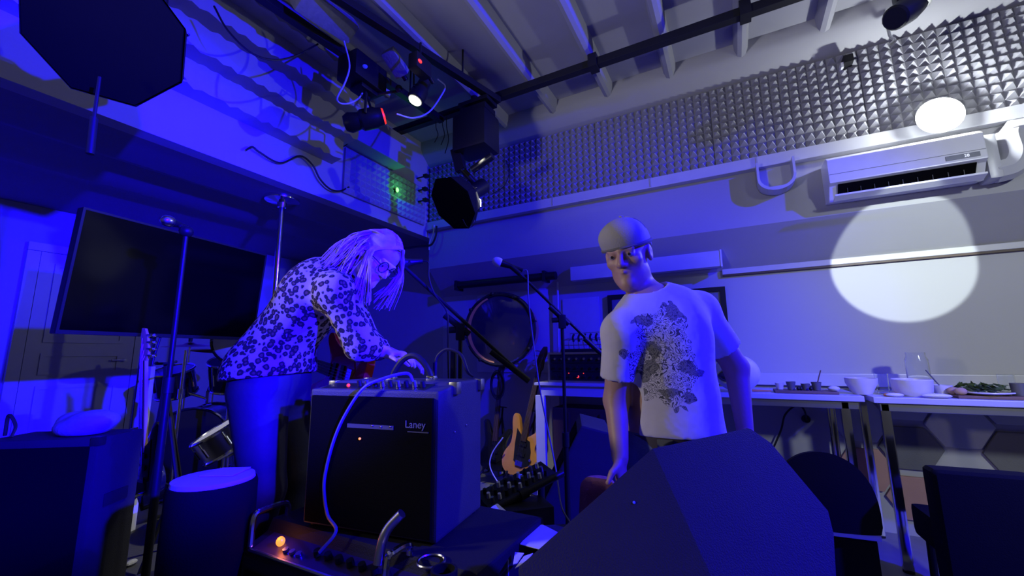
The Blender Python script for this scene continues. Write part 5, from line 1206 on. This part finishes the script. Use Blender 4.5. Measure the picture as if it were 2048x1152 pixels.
def legs(S, off=0):
    for sx, kx in ((-1, -.12), (1, .13)):
        hj = hipc + rdir * (.085 * sx) - Z * .04; kn = V((base.x, base.y, .50)) + rdir * kx - fdir * -.03; an = V((base.x, base.y, .09)) + rdir * kx * 1.15 - fdir * .02
        S.cone(hj, kn, .092, .062, .04, off=off); S.cone(kn, an, .060, .043, .03, off=off)
legs(S)
P = head_sdf(S, hc, hr, hf, hu)
hand(S, wrL, (wrL - elL) + V((0, 0, -.1)), fdir, None, .5); hand(S, wrR, (wrR - elR) - Z * .1, fdir, -rdir, .55)
sob('body', S, 'skin', man); eyes(P, man)
# T-shirt
S = SDF((base.x - .45, base.y - .45, .85), (base.x + .45, base.y + .45, 1.7), .006)
torso(S, .014)
slL, slR = shL.lerp(elL, .60), shR.lerp(elR, .58)
S.cone(shL, shL.lerp(elL, .75), .064, .060, .03); S.cone(shR, shR.lerp(elR, .74), .066, .064, .03)
def cutcyl(S, a, d, r): S.cone(a, a + d, r, r, .004, True)
dL = (elL - shL).normalized(); dR = (elR - shR).normalized()
S.cone(slL + dL * .09, slL + dL * .30, .088, .09, .004, True); S.cone(slR + dR * .09, slR + dR * .30, .088, .09, .004, True)
S.cone(neck + Z * .052 - LX * .008 + fdir * .02, neck + Z * .20 - LX * .04 + fdir * .03, .074, .10, .006, True)
hem = m_(1345, 868, 0).z; S.cut((0, 0, hem), (0, 0, -1))
shirt_mat(tuple(m_(1326, 715, -.1) - base), tuple(LX), None)
sob('t_shirt', S, 'shirt', man, 2)
# jeans and belt
S = SDF((base.x - .4, base.y - .4, .05), (base.x + .4, base.y + .4, 1.1), .007)
S.ell(hipc, (.168, .118, .14), TB, .05); legs(S, .016); S.cut((0, 0, hem + .005), (0, 0, 1)); S.cut((0, 0, .10), (0, 0, -1))
sob('jeans', S, 'jeans', man)
bm_ = MB(); bz0 = hem - .02; N = 40; vs = []; fs = []
for i in range(N):
    t = 2 * PI * i / N; q = V((hipc.x, hipc.y, 0)) + rdir * .171 * math.cos(t) + fdir * .121 * math.sin(t)
    vs += [q + Z * (bz0 - .02), q + Z * (bz0 + .02)]
for i in range(N): j = (i + 1) % N; fs.append((2 * i, 2 * j, 2 * j + 1, 2 * i + 1))
bl_ = ob('belt', MB().add(vs, fs), 'leather', man)
bk_ = hipc + fdir * .124; bk_.z = bz0; ob('belt_buckle', MB().box(bk_, (.05, .012, .035), Matrix((rdir, -fdir, Z)).transposed()), 'chrome', bl_, bevel=.004)
for kx in (-.12, .13):
    f0 = V((base.x, base.y, 0)) + rdir * kx * 1.15 - fdir * .02
    ob('shoe', MB().add([], []).ell(f0 + fdir * .06 + Z * .045, (.048, .14, .045), Matrix((rdir, fdir, Z)).transposed(), 14, 8).ell(f0 - fdir * .01 + Z * .07, (.045, .06, .05), Matrix((rdir, fdir, Z)).transposed(), 12, 8), 'black_cloth', man)
# cap worn backwards
S = SDF(hc - V((.2, .2, .12)), hc + V((.2, .2, .22)), .004)
HB = (hr, hf, hu); S.ell(hc + hu * .046 - hf * .010, (.086, .106, .099), HB, .01); S.ell(hc + hu * .075 + hf * .045, (.080, .062, .055), HB, .03)
S.cut(hc + hu * .030 + hf * .02, (-hu * .96 + hf * -.10 ))
S.ell(hc + hu * .034 - hf * .125, (.066, .058, .009), (hr, (hf * .93 + hu * .35).normalized(), (hu * .93 - hf * .35).normalized()), .012)
cap_ = sob('cap', S, 'cap', man)
for ang in (0, PI / 3, 2 * PI / 3):
    pts = [hc + hu * (.046 + .100 * math.cos(t)) + hr * (.087 * math.sin(t) * math.cos(ang)) + hf * (-.010 + .107 * math.sin(t) * math.sin(ang)) for t in np.linspace(-1.15, 1.15, 17)]
    ob('cap_seam', MB().tube(pts, .0012, 5), 'cap', cap_)
cpn = (-hu * .96 + hf * -.10).normalized(); cp0 = hc + hu * .030 + hf * .02; bp_ = []
for t in np.linspace(0, 2 * PI, 41):
    q = hc - hf * .010 + hr * (.0865 * math.cos(t)) + hf * (.1065 * math.sin(t)); q = q + hu * ((cp0 - q).dot(cpn) / hu.dot(cpn)); bp_.append(q + hu * .007)
ob('cap_band', MB().tube(bp_, .0075, 6), 'cap_band', cap_)
ob('cap_button', MB().ell(hc + hu * .147 - hf * .010, (.009, .009, .005), n=10, m=6), 'cap', cap_)
# ---- the woman ---------------------------------------------------------------
DW = 1.68
w_ = lambda px, py, dd=0.: hp(px, py, DW + dd)
wb_ = w_(545, 790, .06); wb_.z = SZ
wo = th('person', wb_, 'blonde woman in a leopard-print top leaning over the combo amplifier', 'person')
pel = w_(545, 755, .06); waist = w_(560, 690, .05); ches = w_(625, 600, .03); shN, shF = w_(672, 585, -.10), w_(680, 560, .22); nk = w_(705, 545, .06)
elN, wrN = w_(722, 690, -.06), w_(772, 704, -.02); elF, wrF = w_(735, 690, .16), w_(795, 712, .12)
whc = w_(752, 518, .05)
wf0 = (LX * .62 - LY * .38 - Z * .62); wu = (LX * .62 + Z * .66 - LY * .05).normalized(); wf = (wf0 - wu * wf0.dot(wu)).normalized(); wr_ = wf.cross(wu).normalized()
sp = (ches - pel).normalized(); sx_ = (LY - sp * LY.dot(sp)).normalized(); sz_ = sp.cross(sx_).normalized(); WB = (sx_, sp, sz_)
S = SDF((wb_.x - .45, wb_.y - .42, SZ - .01), (wb_.x + .62, wb_.y + .52, 1.85), .005)
def wtorso(S, off=0, k=.06):
    S.ell(pel, (.165, .14, .125), WB, k, off=off); S.ell(waist, (.13, .16, .105), WB, k, off=off); S.ell(ches, (.145, .17, .11), WB, k, off=off); S.cone(shN, shF, .052, .052, k, off=off)
wtorso(S)
S.cone(nk, whc - wu * .055 - wf * .01, .052, .048, .03); S.cone(ches, nk, .07, .055, .05)
for a, b, c in ((shN, elN, wrN), (shF, elF, wrF)): S.cone(a, b, .043, .034, .03); S.cone(b, c, .034, .023, .02)
def wlegs(S, off=0):
    for q, kk in ((-.085, -.10), (.085, .12)):
        hj = pel + LY * q - Z * .06; kn = V((wb_.x, wb_.y, SZ + .46)) + LY * kk + LX * .05; an = V((wb_.x, wb_.y, SZ + .08)) + LY * kk * 1.1 + LX * .0
        S.cone(hj, kn, .092, .06, .04, off=off); S.cone(kn, an, .058, .040, .03, off=off)
wlegs(S)
PW = head_sdf(S, whc, wr_, wf, wu, .92)
hand(S, wrN, LX * .9 - Z * .2 - LY * .1, -LY, Z * -1, .45, .9); hand(S, wrF, LX * .85 - Z * .3, -LY, Z * -1, .5, .9)
sob('body', S, 'skin_pale', wo); eyes(PW, wo, .92)
S = SDF((wb_.x - .45, wb_.y - .42, .95), (wb_.x + .62, wb_.y + .52, 1.75), .006)
wtorso(S, .020, .07); S.ell(pel + Z * .015 - LX * .02, (.19, .15, .15), WB, .06)
S.cone(nk - sp * .02, nk - sp * .1, .075, .09, .04)
for a, b, c in ((shN, elN, wrN), (shF, elF, wrF)): S.cone(a, b, .066, .060, .04); S.cone(b, b.lerp(c, .35), .058, .052, .03)
S.cut(w_(545, 752, 0), (LX * .10 - Z)); S.cone(nk + (whc - nk) * .35, whc, .06, .07, .01, True)
sob('leopard_top', S, 'leopard', wo, 1)
S = SDF((wb_.x - .35, wb_.y - .35, SZ + .02), (wb_.x + .35, wb_.y + .4, 1.25), .007)
S.ell(pel, (.172, .147, .132), WB, .05); wlegs(S, .014); S.cut((0, 0, SZ + .05), (0, 0, -1)); S.cut((0, 0, pel.z + .02), (0, 0, 1)); sob('trousers', S, 'pants', wo)
for kk in (-.10, .12):
    f0 = V((wb_.x, wb_.y, SZ)) + LY * kk * 1.1
    ob('shoe', MB().ell(f0 + LX * .05 + Z * .042, (.12, .042, .042), Matrix.Rotation(head_, 3, 'Z'), 14, 8).ell(f0 + Z * .065, (.055, .042, .05), Matrix.Rotation(head_, 3, 'Z'), 12, 8), 'black_cloth', wo)
# hair: cap over the skull plus long locks
S = SDF(whc - V((.22, .22, .2)), whc + V((.22, .22, .22)), .005)
WH = (wr_, wf, wu); S.ell(whc + wu * .036 - wf * .014, (.080, .099, .096), WH, .01); S.ell(whc + wf * .125 - wu * .075, (.068, .078, .098), WH, .01, True)
hc_ = sob('hair', S, 'hair', wo)
lk = MB(); random.seed(3)
def lock(p0, side, mid, end, r):
    lk.tube([p0, side, mid, end], r, 5, 5, taper=r * .3)
for k in range(260):   # over the crown and down her back and shoulder
    u = random.uniform(0, 1); v = random.uniform(-1, 1)
    p0 = PW(v * .012, .082 - .16 * u, .144 - .10 * (.6 - u) ** 2)
    sd2 = PW(v * .098, -.05 - .02 * u, .090 - .03 * u) + V((0, 0, .0))
    tx, ty = 612 + 90 * random.random(), 0; ty = 552 - (tx - 612) * .22 + random.uniform(-18, 20); dd = -.13 + .26 * random.random()
    end = w_(tx, ty, dd + .02); mid = sd2.lerp(end, .5) + (Z * .03 - LY * .03 * (1 if dd < .03 else -1))
    lock(p0, sd2, mid, end, random.uniform(.0035, .006))
for k in range(70):    # locks falling in front of her face on the far side
    v = random.uniform(.02, 1); p0 = PW(-v * .012, .085 - .06 * random.random(), .118)
    sd2 = PW(-.080 - .012 * random.random(), .055 + .04 * random.random(), .04); tx = random.choice((random.uniform(768, 790), random.uniform(745, 775)))
    end = w_(tx, random.uniform(585, 622), .08 + random.uniform(-.02, .06)); mid = sd2.lerp(end, .45) + LX * .012
    lock(p0, sd2, mid, end, random.uniform(.003, .005))
for k in range(90):    # near-side locks beside the cheek
    p0 = PW(.012 * random.random(), .09 - .09 * random.random(), .120); sd2 = PW(.090, .02 + .03 * random.random(), .03)
    end = w_(random.uniform(700, 742), random.uniform(580, 612), -.08 + random.uniform(-.03, .03)); lock(p0, sd2, sd2.lerp(end, .5) - LY * .012, end, random.uniform(.003, .005))
setp(ob('hair_locks', lk, 'hair', wo), kind='stuff')
# glasses
gl = None
for sx in (-1, 1):
    c = PW(sx * .034, .104, .004); g_ = ob('spectacle_rim', MB().torus(c, PW(0, 1, 0) - PW(0, 0, 0), .024, .0022, 22, 6), 'black_plastic', wo)
    ob('temple_arm', MB().tube([PW(sx * .058, .10, .008), PW(sx * .082, .03, .010), PW(sx * .084, -.01, .0)], .002, 5), 'black_plastic', wo)
ob('spectacle_bridge', MB().tube([PW(-.011, .106, .008), PW(0, .110, .011), PW(.011, .106, .008)], .002, 5), 'black_plastic', wo)
# red guitar slung in front of her
bs = w_(668, 790, .10); tp = w_(560, 520, .55)
gb = w_(690, 745, .16)
g, up, rt, n, s = guitar('electric_guitar', w_(742, 765, .20), w_(560, 700, .95), (LY * .2 + Z), (LX * .3 - LY), 'red_gloss', 'red electric guitar slung in front of the leaning woman', neck='rosewood', guard='red_gloss')
# cushion-like white bag behind the man's arm on the counter
q = onY(1482, 832, 3.52)
o = th('helmet', (q.x, q.y, TZ), 'white rounded helmet with a dark opening behind the man\'s arm', 'helmet')
zc_ = TZ + .135
S = SDF((q.x - .25, q.y - .25, TZ - .01), (q.x + .25, q.y + .25, TZ + .32), .007)
S.ell((q.x, q.y, zc_), (.15, .14, .133)); S.ell((q.x - .06, q.y - .13, zc_ - .02), (.10, .08, .05), None, .01, True); S.cut((0, 0, TZ + .004), (0, 0, -1))
sob('shell', S, 'white_plastic', o)
ob('visor', MB().ell((q.x - .045, q.y - .055, zc_ - .02), (.085, .075, .046)), 'drum_gloss', o)
